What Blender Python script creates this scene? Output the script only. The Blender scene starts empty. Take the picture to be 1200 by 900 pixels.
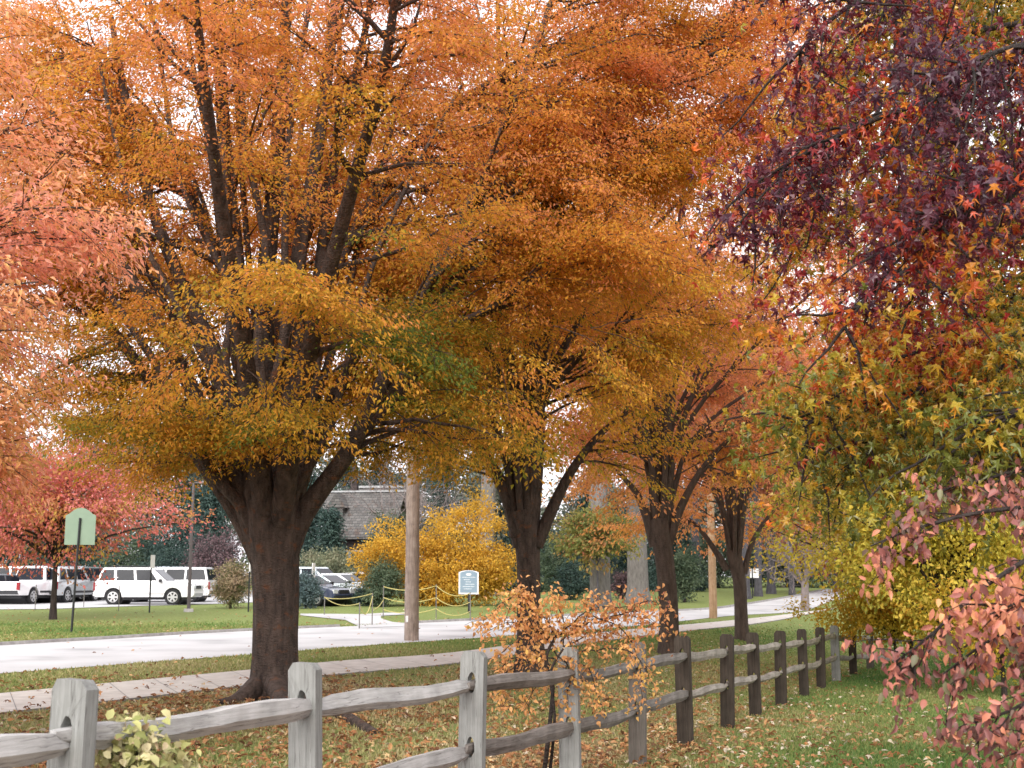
import bpy, bmesh, math, random
import numpy as np
from mathutils import Vector, Matrix

S = bpy.context.scene
COL = S.collection
R = math.radians

# ------------------------------------------------------------------ camera
CAM_Z = 1.6
FPX = 1500.0                      # focal length in photo pixels (photo is 1200 wide)
PITCH = math.atan(226.0 / FPX)
cam_d = bpy.data.cameras.new('camera')
cam_d.sensor_width = 36.0
cam_d.lens = FPX / 1200.0 * 36.0
cam_d.clip_end = 5000.0
cam_d.clip_start = 0.05
cam = bpy.data.objects.new('camera', cam_d)
COL.objects.link(cam)
cam.location = (0, 0, CAM_Z)
cam.rotation_euler = (math.pi / 2 + PITCH, 0, 0)
S.camera = cam
cam_d.dof.use_dof = True
cam_d.dof.focus_distance = 14.0
cam_d.dof.aperture_fstop = 5.6

# ------------------------------------------------------------------ light
SUN_EL, SUN_AZ = R(36), R(196)
wd = bpy.data.worlds.new('World')
S.world = wd
wd.use_nodes = True
nt = wd.node_tree
bg = nt.nodes['Background']
sky = nt.nodes.new('ShaderNodeTexSky')
sky.sky_type = 'NISHITA'
sky.sun_disc = False
sky.sun_elevation = SUN_EL
sky.sun_rotation = SUN_AZ
sky.air_density = 1.0
sky.dust_density = 4.0
hs = nt.nodes.new('ShaderNodeHueSaturation')
hs.inputs['Saturation'].default_value = 0.22
mx = nt.nodes.new('ShaderNodeMix')
mx.data_type = 'RGBA'
mx.inputs[0].default_value = 0.6
mx.inputs[7].default_value = (9.55, 9.25, 9.75, 1)       # even cloud cover
nt.links.new(sky.outputs[0], hs.inputs['Color'])
nt.links.new(hs.outputs[0], mx.inputs[6])
nt.links.new(mx.outputs[2], bg.inputs['Color'])
bg.inputs['Strength'].default_value = 0.12
sun_d = bpy.data.lights.new('sun', 'SUN')
sun_d.energy = 1.5
sun_d.angle = R(45)
sun_d.color = (1.0, 0.95, 0.88)
sun = bpy.data.objects.new('sun', sun_d)
COL.objects.link(sun)
sun.rotation_euler = (math.pi / 2 - SUN_EL, 0, -SUN_AZ + math.pi)
S.view_settings.view_transform = 'Standard'
S.view_settings.look = 'None'
S.view_settings.gamma = 1.0
S.view_settings.exposure = 1.0
S.cycles.max_bounces = 7
S.cycles.diffuse_bounces = 4
S.cycles.transmission_bounces = 4
S.cycles.use_denoising = True

rng = np.random.default_rng(7)
random.seed(7)

# ------------------------------------------------------------------ helpers
def pix(px, py, d):
    """world point at forward distance d on the ray of photo pixel (px, py)"""
    x = (px - 600.0) / FPX
    y = (450.0 - py) / FPX
    c, s = math.cos(PITCH), math.sin(PITCH)
    Y = c - y * s
    Z = s + y * c
    k = d / Y
    return np.array([x * k, d, CAM_Z + Z * k])

def sstep(a, b, v):
    t = np.clip((v - a) / (b - a), 0, 1)
    return t * t * (3 - 2 * t)

FU = np.array([0.3625, 0.932])
def terr(x, y):
    x = np.asarray(x, float); y = np.asarray(y, float)
    s = (x + 1.82) * -FU[1] + (y - 5.3) * FU[0]
    t = (x + 1.82) * FU[0] + (y - 5.3) * FU[1]
    de = 5.3 + t * FU[1]
    zf = np.interp(de, [-10, 5.3, 15, 26, 33, 48, 60, 90], [0, -.03, -.32, -.60, -.70, -.45, -.15, 0])
    w = 1 - sstep(0.2, 6.8, s)
    z = zf * w
    z = z + 0.28 * sstep(45, 63, y) + 0.012 * np.maximum(0, np.minimum(y, 130) - 63)
    return z

def ground(px, py):
    """where the ray of a photo pixel meets the terrain"""
    ds = np.linspace(3, 220, 8000)
    p0 = pix(px, py, 1.0)
    dx, dz = p0[0], p0[2] - CAM_Z
    z = CAM_Z + dz * ds
    g = terr(dx * ds, ds)
    k = np.argmax(z <= g)
    return np.array([dx * ds[k], ds[k], g[k]])

def nrm(v):
    return v / np.maximum(np.linalg.norm(v, axis=-1, keepdims=True), 1e-9)

class MB:
    """collects vertices, faces and per-point attributes, links them as ONE mesh object"""
    def __init__(s):
        s.v = []; s.f = []; s.n = 0; s.h = []; s.r = []
    def add(s, v, f, hue=0.5, rnd=0.5):
        v = np.asarray(v, np.float32).reshape(-1, 3)
        f = np.asarray(f, np.int32)
        s.v.append(v); s.f.append(f + s.n); s.n += len(v)
        s.h.append(np.broadcast_to(np.asarray(hue, np.float32), (len(v),)))
        s.r.append(np.broadcast_to(np.asarray(rnd, np.float32), (len(v),)))
    def tube(s, pts, rad, sides=6, cap=True, flute=0.0, seed=0):
        pts = np.asarray(pts, float); n = len(pts)
        rad = np.broadcast_to(np.asarray(rad, float), (n,))
        tan = nrm(np.gradient(pts, axis=0))
        ref = np.array([1.0, 0, 0]) if abs(tan[0][0]) < 0.8 else np.array([0, 1.0, 0])
        V = []
        a = np.linspace(0, 2 * math.pi, sides, endpoint=False)
        u = nrm(np.cross(tan[0], ref))
        for i in range(n):
            u = nrm(u - tan[i] * np.dot(u, tan[i]))
            w = np.cross(tan[i], u)
            rr = rad[i]
            if flute:
                rr = rad[i] * (1 + flute * (np.sin(3 * a + seed + .25 * i) * .6 + np.sin(5 * a + 2 * seed - .2 * i) * .5 + .35 * np.sin(9 * a + i * .5)))
                rr = rr[:, None]
            V.append(pts[i] + rr * (np.cos(a)[:, None] * u + np.sin(a)[:, None] * w))
        V = np.concatenate(V)
        F = []
        for i in range(n - 1):
            for j in range(sides):
                F.append((i * sides + j, i * sides + (j + 1) % sides, (i + 1) * sides + (j + 1) % sides, (i + 1) * sides + j))
        s.add(V, F)
        if cap and sides >= 4:
            for i0 in (0, (n - 1) * sides):
                c = len(s.v)
                ring = V[i0:i0 + sides]
                m = ring.mean(0)
                vv = np.vstack([ring, m])
                s.add(vv, [(j, (j + 1) % sides, sides) + (sides,) for j in range(sides)] if False else np.array([(j, (j + 1) % sides, sides) for j in range(sides)]))
    def box(s, c, size, rz=0.0, taper=1.0):
        c = np.asarray(c, float); sx, sy, sz = [q / 2 for q in size]
        V = np.array([[x * sx * (taper if z > 0 else 1), y * sy * (taper if z > 0 else 1), z * sz] for z in (-1, 1) for y in (-1, 1) for x in (-1, 1)], float)
        cs, sn = math.cos(rz), math.sin(rz)
        V = np.stack([V[:, 0] * cs - V[:, 1] * sn, V[:, 0] * sn + V[:, 1] * cs, V[:, 2]], 1) + c
        s.add(V, [(0, 2, 3, 1), (4, 5, 7, 6), (0, 1, 5, 4), (2, 6, 7, 3), (0, 4, 6, 2), (1, 3, 7, 5)])
    def build(s, name, mat, parent=None, smooth=True, loc=None):
        me = bpy.data.meshes.new(name)
        V = np.concatenate(s.v)
        if loc is not None:
            V = V - np.asarray(loc, np.float32)
        me.vertices.add(len(V)); me.vertices.foreach_set('co', V.ravel())
        sizes = np.concatenate([np.full(len(f), f.shape[1], np.int32) for f in s.f])
        loops = np.concatenate([f.ravel() for f in s.f])
        me.loops.add(len(loops)); me.loops.foreach_set('vertex_index', loops.astype(np.int32))
        me.polygons.add(len(sizes))
        st = np.zeros(len(sizes), np.int32); st[1:] = np.cumsum(sizes)[:-1]
        me.polygons.foreach_set('loop_start', st)
        me.polygons.foreach_set('loop_total', sizes)
        me.polygons.foreach_set('use_smooth', np.full(len(sizes), smooth))
        for nm, arr in (('hue', s.h), ('rnd', s.r)):
            at = me.attributes.new(nm, 'FLOAT', 'POINT')
            at.data.foreach_set('value', np.concatenate(arr).astype(np.float32))
        me.update(calc_edges=True)
        me.validate()
        me.materials.append(mat)
        o = bpy.data.objects.new(name, me)
        COL.objects.link(o)
        if parent is not None:
            o.parent = parent
        if loc is not None:
            o.location = loc
        return o

def tag(o, label, cat, group=None):
    o['label'] = label; o['category'] = cat
    if group: o['group'] = group
    return o

def thing(name, loc, label, cat, group=None, rz=0.0):
    o = bpy.data.objects.new(name, None)
    o.empty_display_size = 0.2
    COL.objects.link(o)
    o.location = [float(q) for q in loc]; o.rotation_euler = (0, 0, rz)
    return tag(o, label, cat, group)

def copy_tree(o, parent=None):
    c = o.copy(); COL.objects.link(c)
    if parent is not None: c.parent = parent
    for ch in list(o.children): copy_tree(ch, c)
    return c

def local(mb, o):
    """parts are built in world coordinates; shift their vertices to the thing's own frame"""
    l = np.array(o.location, np.float32)
    mb.v = [v - l for v in mb.v]
    return mb

def obj_bm(name, bm, mat, parent=None, smooth=False):
    me = bpy.data.meshes.new(name)
    bm.to_mesh(me); bm.free()
    me.materials.append(mat)
    if smooth:
        for p in me.polygons: p.use_smooth = True
    o = bpy.data.objects.new(name, me); COL.objects.link(o)
    if parent is not None: o.parent = parent
    return o

# ------------------------------------------------------------------ materials
def new_mat(name):
    m = bpy.data.materials.new(name); m.use_nodes = True
    t = m.node_tree
    return m, t, t.nodes, t.links, t.nodes['Principled BSDF']

def ramp(nodes, stops):
    r = nodes.new('ShaderNodeValToRGB')
    el = r.color_ramp.elements
    el[0].position = stops[0][0]; el[0].color = (*stops[0][1], 1)
    el[1].position = stops[-1][0]; el[1].color = (*stops[-1][1], 1)
    for p, c in stops[1:-1]:
        e = el.new(p); e.color = (*c, 1)
    return r

def leaf_mat(name, stops, trans=0.5, rough=0.55, spec=0.3, vary=0.24):
    m, t, N, L, b = new_mat(name)
    a = N.new('ShaderNodeAttribute'); a.attribute_name = 'hue'
    r = ramp(N, stops)
    L.new(a.outputs['Fac'], r.inputs[0])
    q = N.new('ShaderNodeAttribute'); q.attribute_name = 'rnd'
    mr = N.new('ShaderNodeMapRange'); mr.inputs[3].default_value = 1 - vary; mr.inputs[4].default_value = 1 + vary
    L.new(q.outputs['Fac'], mr.inputs[0])
    hv = N.new('ShaderNodeHueSaturation')
    L.new(r.outputs[0], hv.inputs['Color']); L.new(mr.outputs[0], hv.inputs['Value'])
    L.new(hv.outputs[0], b.inputs['Base Color'])
    b.inputs['Roughness'].default_value = rough
    b.inputs['Specular IOR Level'].default_value = spec
    tr = N.new('ShaderNodeBsdfTranslucent')
    L.new(hv.outputs[0], tr.inputs['Color'])
    ms = N.new('ShaderNodeMixShader'); ms.inputs[0].default_value = trans
    L.new(b.outputs[0], ms.inputs[1]); L.new(tr.outputs[0], ms.inputs[2])
    L.new(ms.outputs[0], N['Material Output'].inputs['Surface'])
    return m

def noise_mat(name, stops, scale=(4, 4, 4), rough=0.85, bump=0.0, detail=6.0, nscale=1.0, spec=0.25, bdist=0.02, dist=0.0):
    m, t, N, L, b = new_mat(name)
    tc = N.new('ShaderNodeTexCoord')
    mp = N.new('ShaderNodeMapping'); mp.inputs['Scale'].default_value = scale
    n = N.new('ShaderNodeTexNoise'); n.inputs['Scale'].default_value = nscale; n.inputs['Detail'].default_value = detail
    n.inputs['Distortion'].default_value = dist
    L.new(tc.outputs['Object'], mp.inputs[0]); L.new(mp.outputs[0], n.inputs['Vector'])
    r = ramp(N, stops)
    L.new(n.outputs['Fac'], r.inputs[0]); L.new(r.outputs[0], b.inputs['Base Color'])
    b.inputs['Roughness'].default_value = rough
    b.inputs['Specular IOR Level'].default_value = spec
    if bump:
        bp = N.new('ShaderNodeBump'); bp.inputs['Strength'].default_value = bump; bp.inputs['Distance'].default_value = bdist
        L.new(n.outputs['Fac'], bp.inputs['Height']); L.new(bp.outputs[0], b.inputs['Normal'])
    return m

def flat_mat(name, c, rough=0.5, spec=0.4, metal=0.0, var=0.06, coat=0.0):
    m, t, N, L, b = new_mat(name)
    tc = N.new('ShaderNodeTexCoord')
    n = N.new('ShaderNodeTexNoise'); n.inputs['Scale'].default_value = 3.0; n.inputs['Detail'].default_value = 5
    L.new(tc.outputs['Object'], n.inputs['Vector'])
    r = ramp(N, [(0.3, tuple(q * (1 - var) for q in c)), (0.7, tuple(min(1, q * (1 + var)) for q in c))])
    L.new(n.outputs['Fac'], r.inputs[0]); L.new(r.outputs[0], b.inputs['Base Color'])
    b.inputs['Roughness'].default_value = rough; b.inputs['Specular IOR Level'].default_value = spec
    b.inputs['Metallic'].default_value = metal; b.inputs['Coat Weight'].default_value = coat
    return m

M = {}
# tree barks
def bark_mat(name, dark, light, patch=None):
    m, t, N, L, b = new_mat(name)
    tc = N.new('ShaderNodeTexCoord')
    mp = N.new('ShaderNodeMapping'); mp.inputs['Scale'].default_value = (11, 11, 3.2)
    n = N.new('ShaderNodeTexNoise'); n.inputs['Scale'].default_value = 1.0; n.inputs['Detail'].default_value = 9; n.inputs['Roughness'].default_value = .7
    L.new(tc.outputs['Object'], mp.inputs[0]); L.new(mp.outputs[0], n.inputs['Vector'])
    r = ramp(N, [(0.3, dark), (0.72, light)])
    L.new(n.outputs['Fac'], r.inputs[0])
    out = r.outputs[0]
    n2 = N.new('ShaderNodeTexNoise'); n2.inputs['Scale'].default_value = 28; n2.inputs['Detail'].default_value = 4
    mp2 = N.new('ShaderNodeMapping'); mp2.inputs['Scale'].default_value = (1, 1, 1.6)
    L.new(tc.outputs['Object'], mp2.inputs[0]); L.new(mp2.outputs[0], n2.inputs['Vector'])
    if patch:
        n3 = N.new('ShaderNodeTexNoise'); n3.inputs['Scale'].default_value = 6.5; n3.inputs['Detail'].default_value = 3
        L.new(mp2.outputs[0], n3.inputs['Vector'])
        r3 = ramp(N, [(0.60, (0, 0, 0)), (0.72, (.8, .8, .8))])
        L.new(n3.outputs['Fac'], r3.inputs[0])
        mxx = N.new('ShaderNodeMix'); mxx.data_type = 'RGBA'
        L.new(r3.outputs[0], mxx.inputs[0]); L.new(out, mxx.inputs[6]); mxx.inputs[7].default_value = (*patch, 1)
        out = mxx.outputs[2]
    L.new(out, b.inputs['Base Color'])
    b.inputs['Roughness'].default_value = .85; b.inputs['Specular IOR Level'].default_value = .25
    ad = N.new('ShaderNodeMath'); ad.operation = 'ADD'
    L.new(n.outputs['Fac'], ad.inputs[0]); L.new(n2.outputs['Fac'], ad.inputs[1])
    bp = N.new('ShaderNodeBump'); bp.inputs['Strength'].default_value = .9; bp.inputs['Distance'].default_value = .05
    L.new(ad.outputs[0], bp.inputs['Height']); L.new(bp.outputs[0], b.inputs['Normal'])
    return m

M['bark'] = bark_mat('zelkova bark', (.020, .015, .014), (.145, .105, .086), (.16, .065, .03))
M['bark_far'] = bark_mat('zelkova bark pale', (.045, .032, .028), (.14, .105, .085))
M['bark_gray'] = bark_mat('grey bark', (.12, .11, .105), (.27, .25, .235))
M['bark_dim'] = bark_mat('dim grey bark', (.05, .048, .055), (.13, .125, .14))
M['bark_bare'] = bark_mat('pale bare bark', (.19, .155, .15), (.37, .31, .30))
M['bark_dark'] = bark_mat('dark twig bark', (.02, .016, .015), (.07, .055, .048))
M['leaf_zel'] = leaf_mat('zelkova leaves', trans=.58, stops= [(0, (.13, .19, .03)), (.16, (.34, .27, .03)), (.36, (.68, .38, .040)), (.6, (.70, .31, .058)), (.82, (.72, .28, .105)), (1, (.76, .33, .19))])
M['leaf_zel_far'] = leaf_mat('far zelkova leaves', trans=.58, stops= [(0, (.40, .28, .04)), (.35, (.74, .38, .09)), (.65, (.76, .34, .14)), (1, (.74, .33, .21))])
M['leaf_pink'] = leaf_mat('pink orange leaves', [(0, (.60, .40, .12)), (.3, (.84, .47, .19)), (.6, (.88, .42, .25)), (1, (.88, .42, .33))], trans=.5)
M['leaf_red'] = leaf_mat('pink red maple leaves', [(0, (.46, .34, .07)), (.3, (.56, .24, .10)), (.55, (.60, .16, .14)), (1, (.66, .24, .22))])
M['leaf_gum'] = leaf_mat('sweetgum leaves', [(0, (.15, .17, .028)), (.18, (.46, .34, .035)), (.36, (.58, .30, .03)), (.50, (.58, .14, .025)), (.62, (.38, .035, .03)), (.76, (.15, .024, .034)), (1, (.080, .030, .050))], trans=.35, rough=.34, spec=.6, vary=.3)
M['leaf_dog'] = leaf_mat('dogwood leaves', [(0, (.20, .19, .10)), (.12, (.16, .075, .07)), (.34, (.34, .13, .115)), (.52, (.58, .22, .15)), (.74, (.74, .33, .18)), (1, (.76, .42, .16))], trans=.3, rough=.45, spec=.4)
M['leaf_yel'] = leaf_mat('yellow leaves', [(0, (.26, .30, .06)), (.35, (.56, .48, .07)), (.7, (.70, .56, .09)), (1, (.66, .44, .07))])
M['leaf_gold'] = leaf_mat('golden shrub leaves', [(0, (.44, .28, .04)), (.5, (.66, .39, .05)), (1, (.74, .50, .08))])
M['leaf_olive'] = leaf_mat('yellow ochre leaves', [(0, (.36, .32, .04)), (.5, (.60, .44, .045)), (1, (.66, .36, .05))])
M['leaf_vine'] = leaf_mat('orange vine leaves', [(0, (.32, .12, .08)), (.35, (.62, .28, .11)), (.7, (.76, .42, .18)), (1, (.72, .46, .12))])
M['leaf_var'] = leaf_mat('variegated leaves', [(0, (.10, .14, .06)), (.3, (.28, .30, .10)), (.55, (.48, .46, .19)), (.82, (.58, .52, .30)), (1, (.42, .26, .17))], trans=.2, vary=.3)
M['leaf_con'] = leaf_mat('conifer needles', [(0, (.022, .048, .045)), (1, (.055, .095, .075))], trans=.1)  # dull blue cast of distant haze is put into this needle colour
M['leaf_spruce'] = leaf_mat('blue spruce needles', [(0, (.06, .10, .105)), (1, (.13, .18, .185))], trans=.1)
M['leaf_green'] = leaf_mat('dull green leaves', [(0, (.055, .09, .055)), (1, (.13, .17, .10))], trans=.25)
M['leaf_sage'] = leaf_mat('grey green twigs', [(0, (.13, .15, .09)), (.6, (.22, .24, .14)), (1, (.30, .27, .18))], trans=.25)
M['leaf_buff'] = leaf_mat('buff shrub leaves', [(0, (.12, .17, .05)), (.5, (.32, .26, .15)), (1, (.44, .32, .22))], trans=.25)
M['leaf_mauve'] = leaf_mat('mauve twiggy leaves', [(0, (.07, .055, .06)), (1, (.21, .13, .14))], trans=.2)
M['leaf_mix'] = leaf_mat('green and rust leaves', [(0, (.13, .17, .05)), (.5, (.30, .28, .08)), (.75, (.44, .24, .10)), (1, (.46, .16, .09))])
M['leaf_rustfar'] = leaf_mat('far rust leaves', [(0, (.44, .18, .10)), (1, (.52, .12, .10))])
M['leaf_wood'] = leaf_mat('wood crowns', [(0, (.09, .115, .10)), (.5, (.15, .17, .13)), (1, (.25, .20, .14))], trans=.2)

# ------------------------------------------------------------------ leaves
DIAMOND = (np.array([[0, 0, 0], [.45, .5, .10], [1, 0, -.08], [.45, -.5, .10]], float), np.array([[0, 1, 2, 3]]))
OVATE = (np.array([[0, 0, 0], [.22, .38, .10], [.58, .42, .10], [1, 0, -.16], [.58, -.42, .10], [.22, -.38, .10], [.45, 0, 0]], float),
         np.array([[0, 6, 2, 1], [6, 3, 2, 2], [0, 5, 4, 6], [6, 4, 4, 3]]))
OVATE = (OVATE[0], np.array([[0, 6, 1], [6, 2, 1], [6, 3, 2], [0, 5, 6], [5, 4, 6], [4, 3, 6]]))
def star_template():
    pts = [[0, 0, 0]]
    lob = [(-128, .62), (-62, .92), (0, 1.0), (62, .92), (128, .62)]
    c = np.array([.30, 0])
    out = []
    for i, (ang, rr) in enumerate(lob):
        a = R(ang)
        out.append((c[0] + .72 * rr * math.cos(a), .72 * rr * math.sin(a), -.20))
        if i < 4:
            am = R((ang + lob[i + 1][0]) / 2)
            out.append((c[0] + .20 * math.cos(am), .20 * math.sin(am), .03))
    V = [(0, 0, 0), (c[0], 0, 0)] + out
    n = len(out)
    F = [(1, 2 + i, 3 + i) for i in range(n - 1)] + [(0, 2, 1), (0, 1, 2 + n - 1)]
    return np.array(V, float), np.array(F)
STAR = star_template()

def leaves(mb, pos, axis, normal, length, width, hue, tmpl=DIAMOND, rnd=None, g=rng):
    n = len(pos)
    if n == 0: return
    axis = nrm(axis)
    normal = normal - axis * np.sum(axis * normal, 1, keepdims=True)
    normal = nrm(normal)
    side = np.cross(normal, axis)
    T, F = tmpl
    k = len(T)
    L = np.broadcast_to(np.asarray(length, float), (n,))[:, None, None]
    W = np.broadcast_to(np.asarray(width, float), (n,))[:, None, None]
    curl = g.uniform(.3, 2.2, (n, 1, 1))
    V = pos[:, None, :] + axis[:, None, :] * (T[None, :, 0:1] * L) + side[:, None, :] * (T[None, :, 1:2] * W) + normal[:, None, :] * (T[None, :, 2:3] * L * curl)
    FF = (F[None, :, :] + (np.arange(n) * k)[:, None, None]).reshape(-1, F.shape[1])
    if rnd is None: rnd = g.random(n)
    mb.add(V.reshape(-1, 3), FF, np.repeat(np.clip(hue, 0, 1), k), np.repeat(rnd, k))

UP = np.array([0, 0, 1.0])

def sprays(mb, P, D, L, n, llen, hue, w=0.30, thick=.05, hv=.10, droop=.25, asp=.46, g=rng, tmpl=DIAMOND, nup=.55, ctr=None, outw=.8):
    """flat leafy sprays: P start, D direction, L length, hue per spray; n leaves each"""
    P = np.asarray(P); D = nrm(np.asarray(D)); L = np.asarray(L); hue = np.asarray(hue)
    s = len(P); N = s * n
    i = np.repeat(np.arange(s), n)
    t = g.uniform(0.02, 1.05, N)
    side = nrm(np.cross(D, UP) + 1e-3)
    lat = g.normal(0, 1, N) * w * L[i] * (1.15 - .7 * t)
    pos = P[i] + D[i] * (t * L[i])[:, None] + side[i] * lat[:, None]
    pos[:, 2] += g.normal(0, 1, N) * thick - droop * np.abs(lat) - .12 * t * t * L[i]
    ax = D[i] * .7 + side[i] * np.sign(lat)[:, None] * .8 + g.normal(0, .45, (N, 3)); ax[:, 2] -= .35
    nn = UP * .75 + g.normal(0, nup, (N, 3))
    if ctr is not None:
        o_ = pos - np.asarray(ctr); o_[:, 2] = 0
        nn = nn + nrm(o_) * outw
        ax[:, 2] -= .35
    ln = llen * g.uniform(.65, 1.25, N)
    leaves(mb, pos, ax, nn, ln, ln * asp * g.uniform(.8, 1.2, N), hue[i] + g.normal(0, hv, N), tmpl, g=g)

def smooth_path(pts, n):
    pts = np.asarray(pts, float)
    if len(pts) < 3:
        t = np.linspace(0, 1, n)[:, None]
        return pts[0] * (1 - t) + pts[-1] * t
    P = np.vstack([2 * pts[0] - pts[1], pts, 2 * pts[-1] - pts[-2]])
    seg = len(pts) - 1
    out = []
    for u in np.linspace(0, seg - 1e-6, n):
        k = int(u); t = u - k
        a, b, c, d = P[k], P[k + 1], P[k + 2], P[k + 3]
        out.append(.5 * ((2 * b) + (-a + c) * t + (2 * a - 5 * b + 4 * c - d) * t * t + (-a + 3 * b - 3 * c + d) * t ** 3))
    return np.array(out)

def wander(p, d, length, n, g, wob=.12, lift=0.0, out=None):
    d = nrm(np.asarray(d, float)); pts = [np.asarray(p, float)]
    st = length / n
    for k in range(n):
        d = d + g.normal(0, wob, 3); d[2] += lift
        if out is not None: d = d + out
        d = nrm(d); pts.append(pts[-1] + d * st)
    return np.array(pts)

class Tree:
    """wood and sprays of one deciduous tree"""
    def __init__(s, seed):
        s.g = np.random.default_rng(seed); s.wood = MB(); s.P = []; s.D = []; s.L = []; s.sec = []; s.kept = None
    def limb(s, pts, r0, r1, sides=7, n=None, flute=0.0):
        pts = smooth_path(pts, n or max(6, len(pts) * 3))
        s.wood.tube(pts, np.linspace(r0, r1, len(pts)), sides, flute=flute)
        return pts, np.linspace(r0, r1, len(pts))
    def branch_out(s, pts, rad, axis, nsec, f0=.3, slen=2.0, ntw=5, tlen=.9, flat=.55, droop=-.03, skirt=0.0, along=.5, inward=0.1):
        g = s.g; n = len(pts)
        for k in range(nsec):
            f = f0 + (1 - f0) * (k + g.random()) / nsec
            i = min(n - 2, int(f * (n - 1)))
            p = pts[i]; t = nrm(pts[min(n - 1, i + 1)] - pts[i])
            rad_dir = np.array([p[0] - axis[0], p[1] - axis[1], 0.0])
            rad_dir = nrm(rad_dir + 1e-3)
            az = g.normal(0, 1, 3); az[2] *= .3
            d = nrm(t * along + rad_dir * .7 + nrm(az) * .9 + np.array([0, 0, skirt]))
            d[2] *= (1 - flat * g.random())
            ln = slen * g.uniform(.6, 1.25) * (1.1 - .45 * f)
            r0 = min(rad[i] * .55, .012 + .018 * ln)
            q = wander(p, d, ln, 6, g, .13, droop)
            i0 = len(s.P)
            for m in range(ntw):
                fi = .25 + .75 * (m + g.random()) / ntw
                j = min(5, int(fi * 6))
                pp = q[j] + (q[j + 1] - q[j]) * g.random()
                td = nrm(q[j + 1] - q[j])
                sd = nrm(np.cross(td, UP)) * (1 if (m % 2) else -1)
                dd = nrm(td * .8 + sd * g.uniform(.3, 1.0) + g.normal(0, .2, 3) + np.array([0, 0, -.10]))
                s.spray(pp, dd, tlen * g.uniform(.65, 1.25))
            s.spray(q[-2], nrm(q[-1] - q[-2]), tlen)
            s.sec.append((q, np.linspace(r0, .006, len(q)), i0, len(s.P)))
    def spray(s, p, d, l, twig=True):
        s.P.append(p); s.D.append(d); s.L.append(l)
    def low_branch(s, q, r, axis, *a, **k):
        i0 = len(s.P)
        s.branch_out(q, r, axis, *a, **k)
        s.sec.append((q, r, i0, len(s.P)))
    def draw_twigs(s, need=.45):
        """wood of the finer branches that still carry leaves"""
        kept = np.ones(len(s.P), bool) if s.kept is None else s.kept
        for q, r, a, b in s.sec:
            k = np.nonzero(kept[a:b])[0]
            if len(k) < need * (b - a): continue
            s.wood.tube(q, r, 5, cap=False)
        for p, d, l in zip(s.P, s.D, s.L):
            e = p + d * l; e = e - np.array([0, 0, .1 * l])
            s.wood.tube(np.array([p, (p + e) / 2 + np.array([0, 0, .04 * l]), e]), [.005, .004, .0015], 3, cap=False)

def trunk_tube(T, pts, rads, n=18, sides=22, flute=.07, seed=1):
    q = smooth_path(pts, n)
    r = np.interp(np.linspace(0, 1, n), np.linspace(0, 1, len(rads)), rads)
    T.wood.tube(q, r, sides, flute=flute, seed=seed)

# ==================================================================== SETTING
def structure(o):
    o['kind'] = 'structure'; return o

# ground sheet -------------------------------------------------------------
def axis_vals(lo, hi, step, far, grow=1.35):
    c = list(np.arange(lo, hi + 1e-6, step))
    st, v = step, hi
    while v < far:
        st *= grow; v += st; c.append(v)
    st, v = step, lo
    pre = []
    while v > -far:
        st *= grow; v -= st; pre.append(v)
    return np.array(pre[::-1] + c)

def ground_mat():
    m, t, N, L, b = new_mat('lawn')
    tc = N.new('ShaderNodeTexCoord')
    def nz(scale, detail=6, rough=.6):
        n = N.new('ShaderNodeTexNoise'); n.inputs['Scale'].default_value = scale; n.inputs['Detail'].default_value = detail; n.inputs['Roughness'].default_value = rough
        L.new(tc.outputs['Object'], n.inputs['Vector']); return n
    fine = nz(14, 8, .75)
    r1 = ramp(N, [(.3, (.10, .13, .036)), (.5, (.19, .235, .075)), (.72, (.30, .335, .14))])
    L.new(fine.outputs['Fac'], r1.inputs[0])
    r2 = ramp(N, [(.3, (.085, .055, .025)), (.5, (.20, .145, .065)), (.72, (.30, .22, .11))])
    L.new(fine.outputs['Fac'], r2.inputs[0])
    big = nz(.55, 5, .65)
    at = N.new('ShaderNodeAttribute'); at.attribute_name = 'hue'
    ad = N.new('ShaderNodeMath'); ad.operation = 'ADD'
    L.new(big.outputs['Fac'], ad.inputs[0]); L.new(at.outputs['Fac'], ad.inputs[1])
    r3 = ramp(N, [(.78, (0, 0, 0)), (1.0, (1, 1, 1))])
    sb = N.new('ShaderNodeMath'); sb.operation = 'SUBTRACT'; sb.inputs[1].default_value = 0.0
    L.new(ad.outputs[0], sb.inputs[0]); L.new(sb.outputs[0], r3.inputs[0])
    mx = N.new('ShaderNodeMix'); mx.data_type = 'RGBA'
    L.new(r3.outputs[0], mx.inputs[0]); L.new(r1.outputs[0], mx.inputs[6]); L.new(r2.outputs[0], mx.inputs[7])
    L.new(mx.outputs[2], b.inputs['Base Color'])
    b.inputs['Roughness'].default_value = .95; b.inputs['Specular IOR Level'].default_value = .1
    bp = N.new('ShaderNodeBump'); bp.inputs['Strength'].default_value = .8; bp.inputs['Distance'].default_value = .05
    L.new(fine.outputs['Fac'], bp.inputs['Height']); L.new(bp.outputs[0], b.inputs['Normal'])
    return m
M['ground'] = ground_mat()

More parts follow.
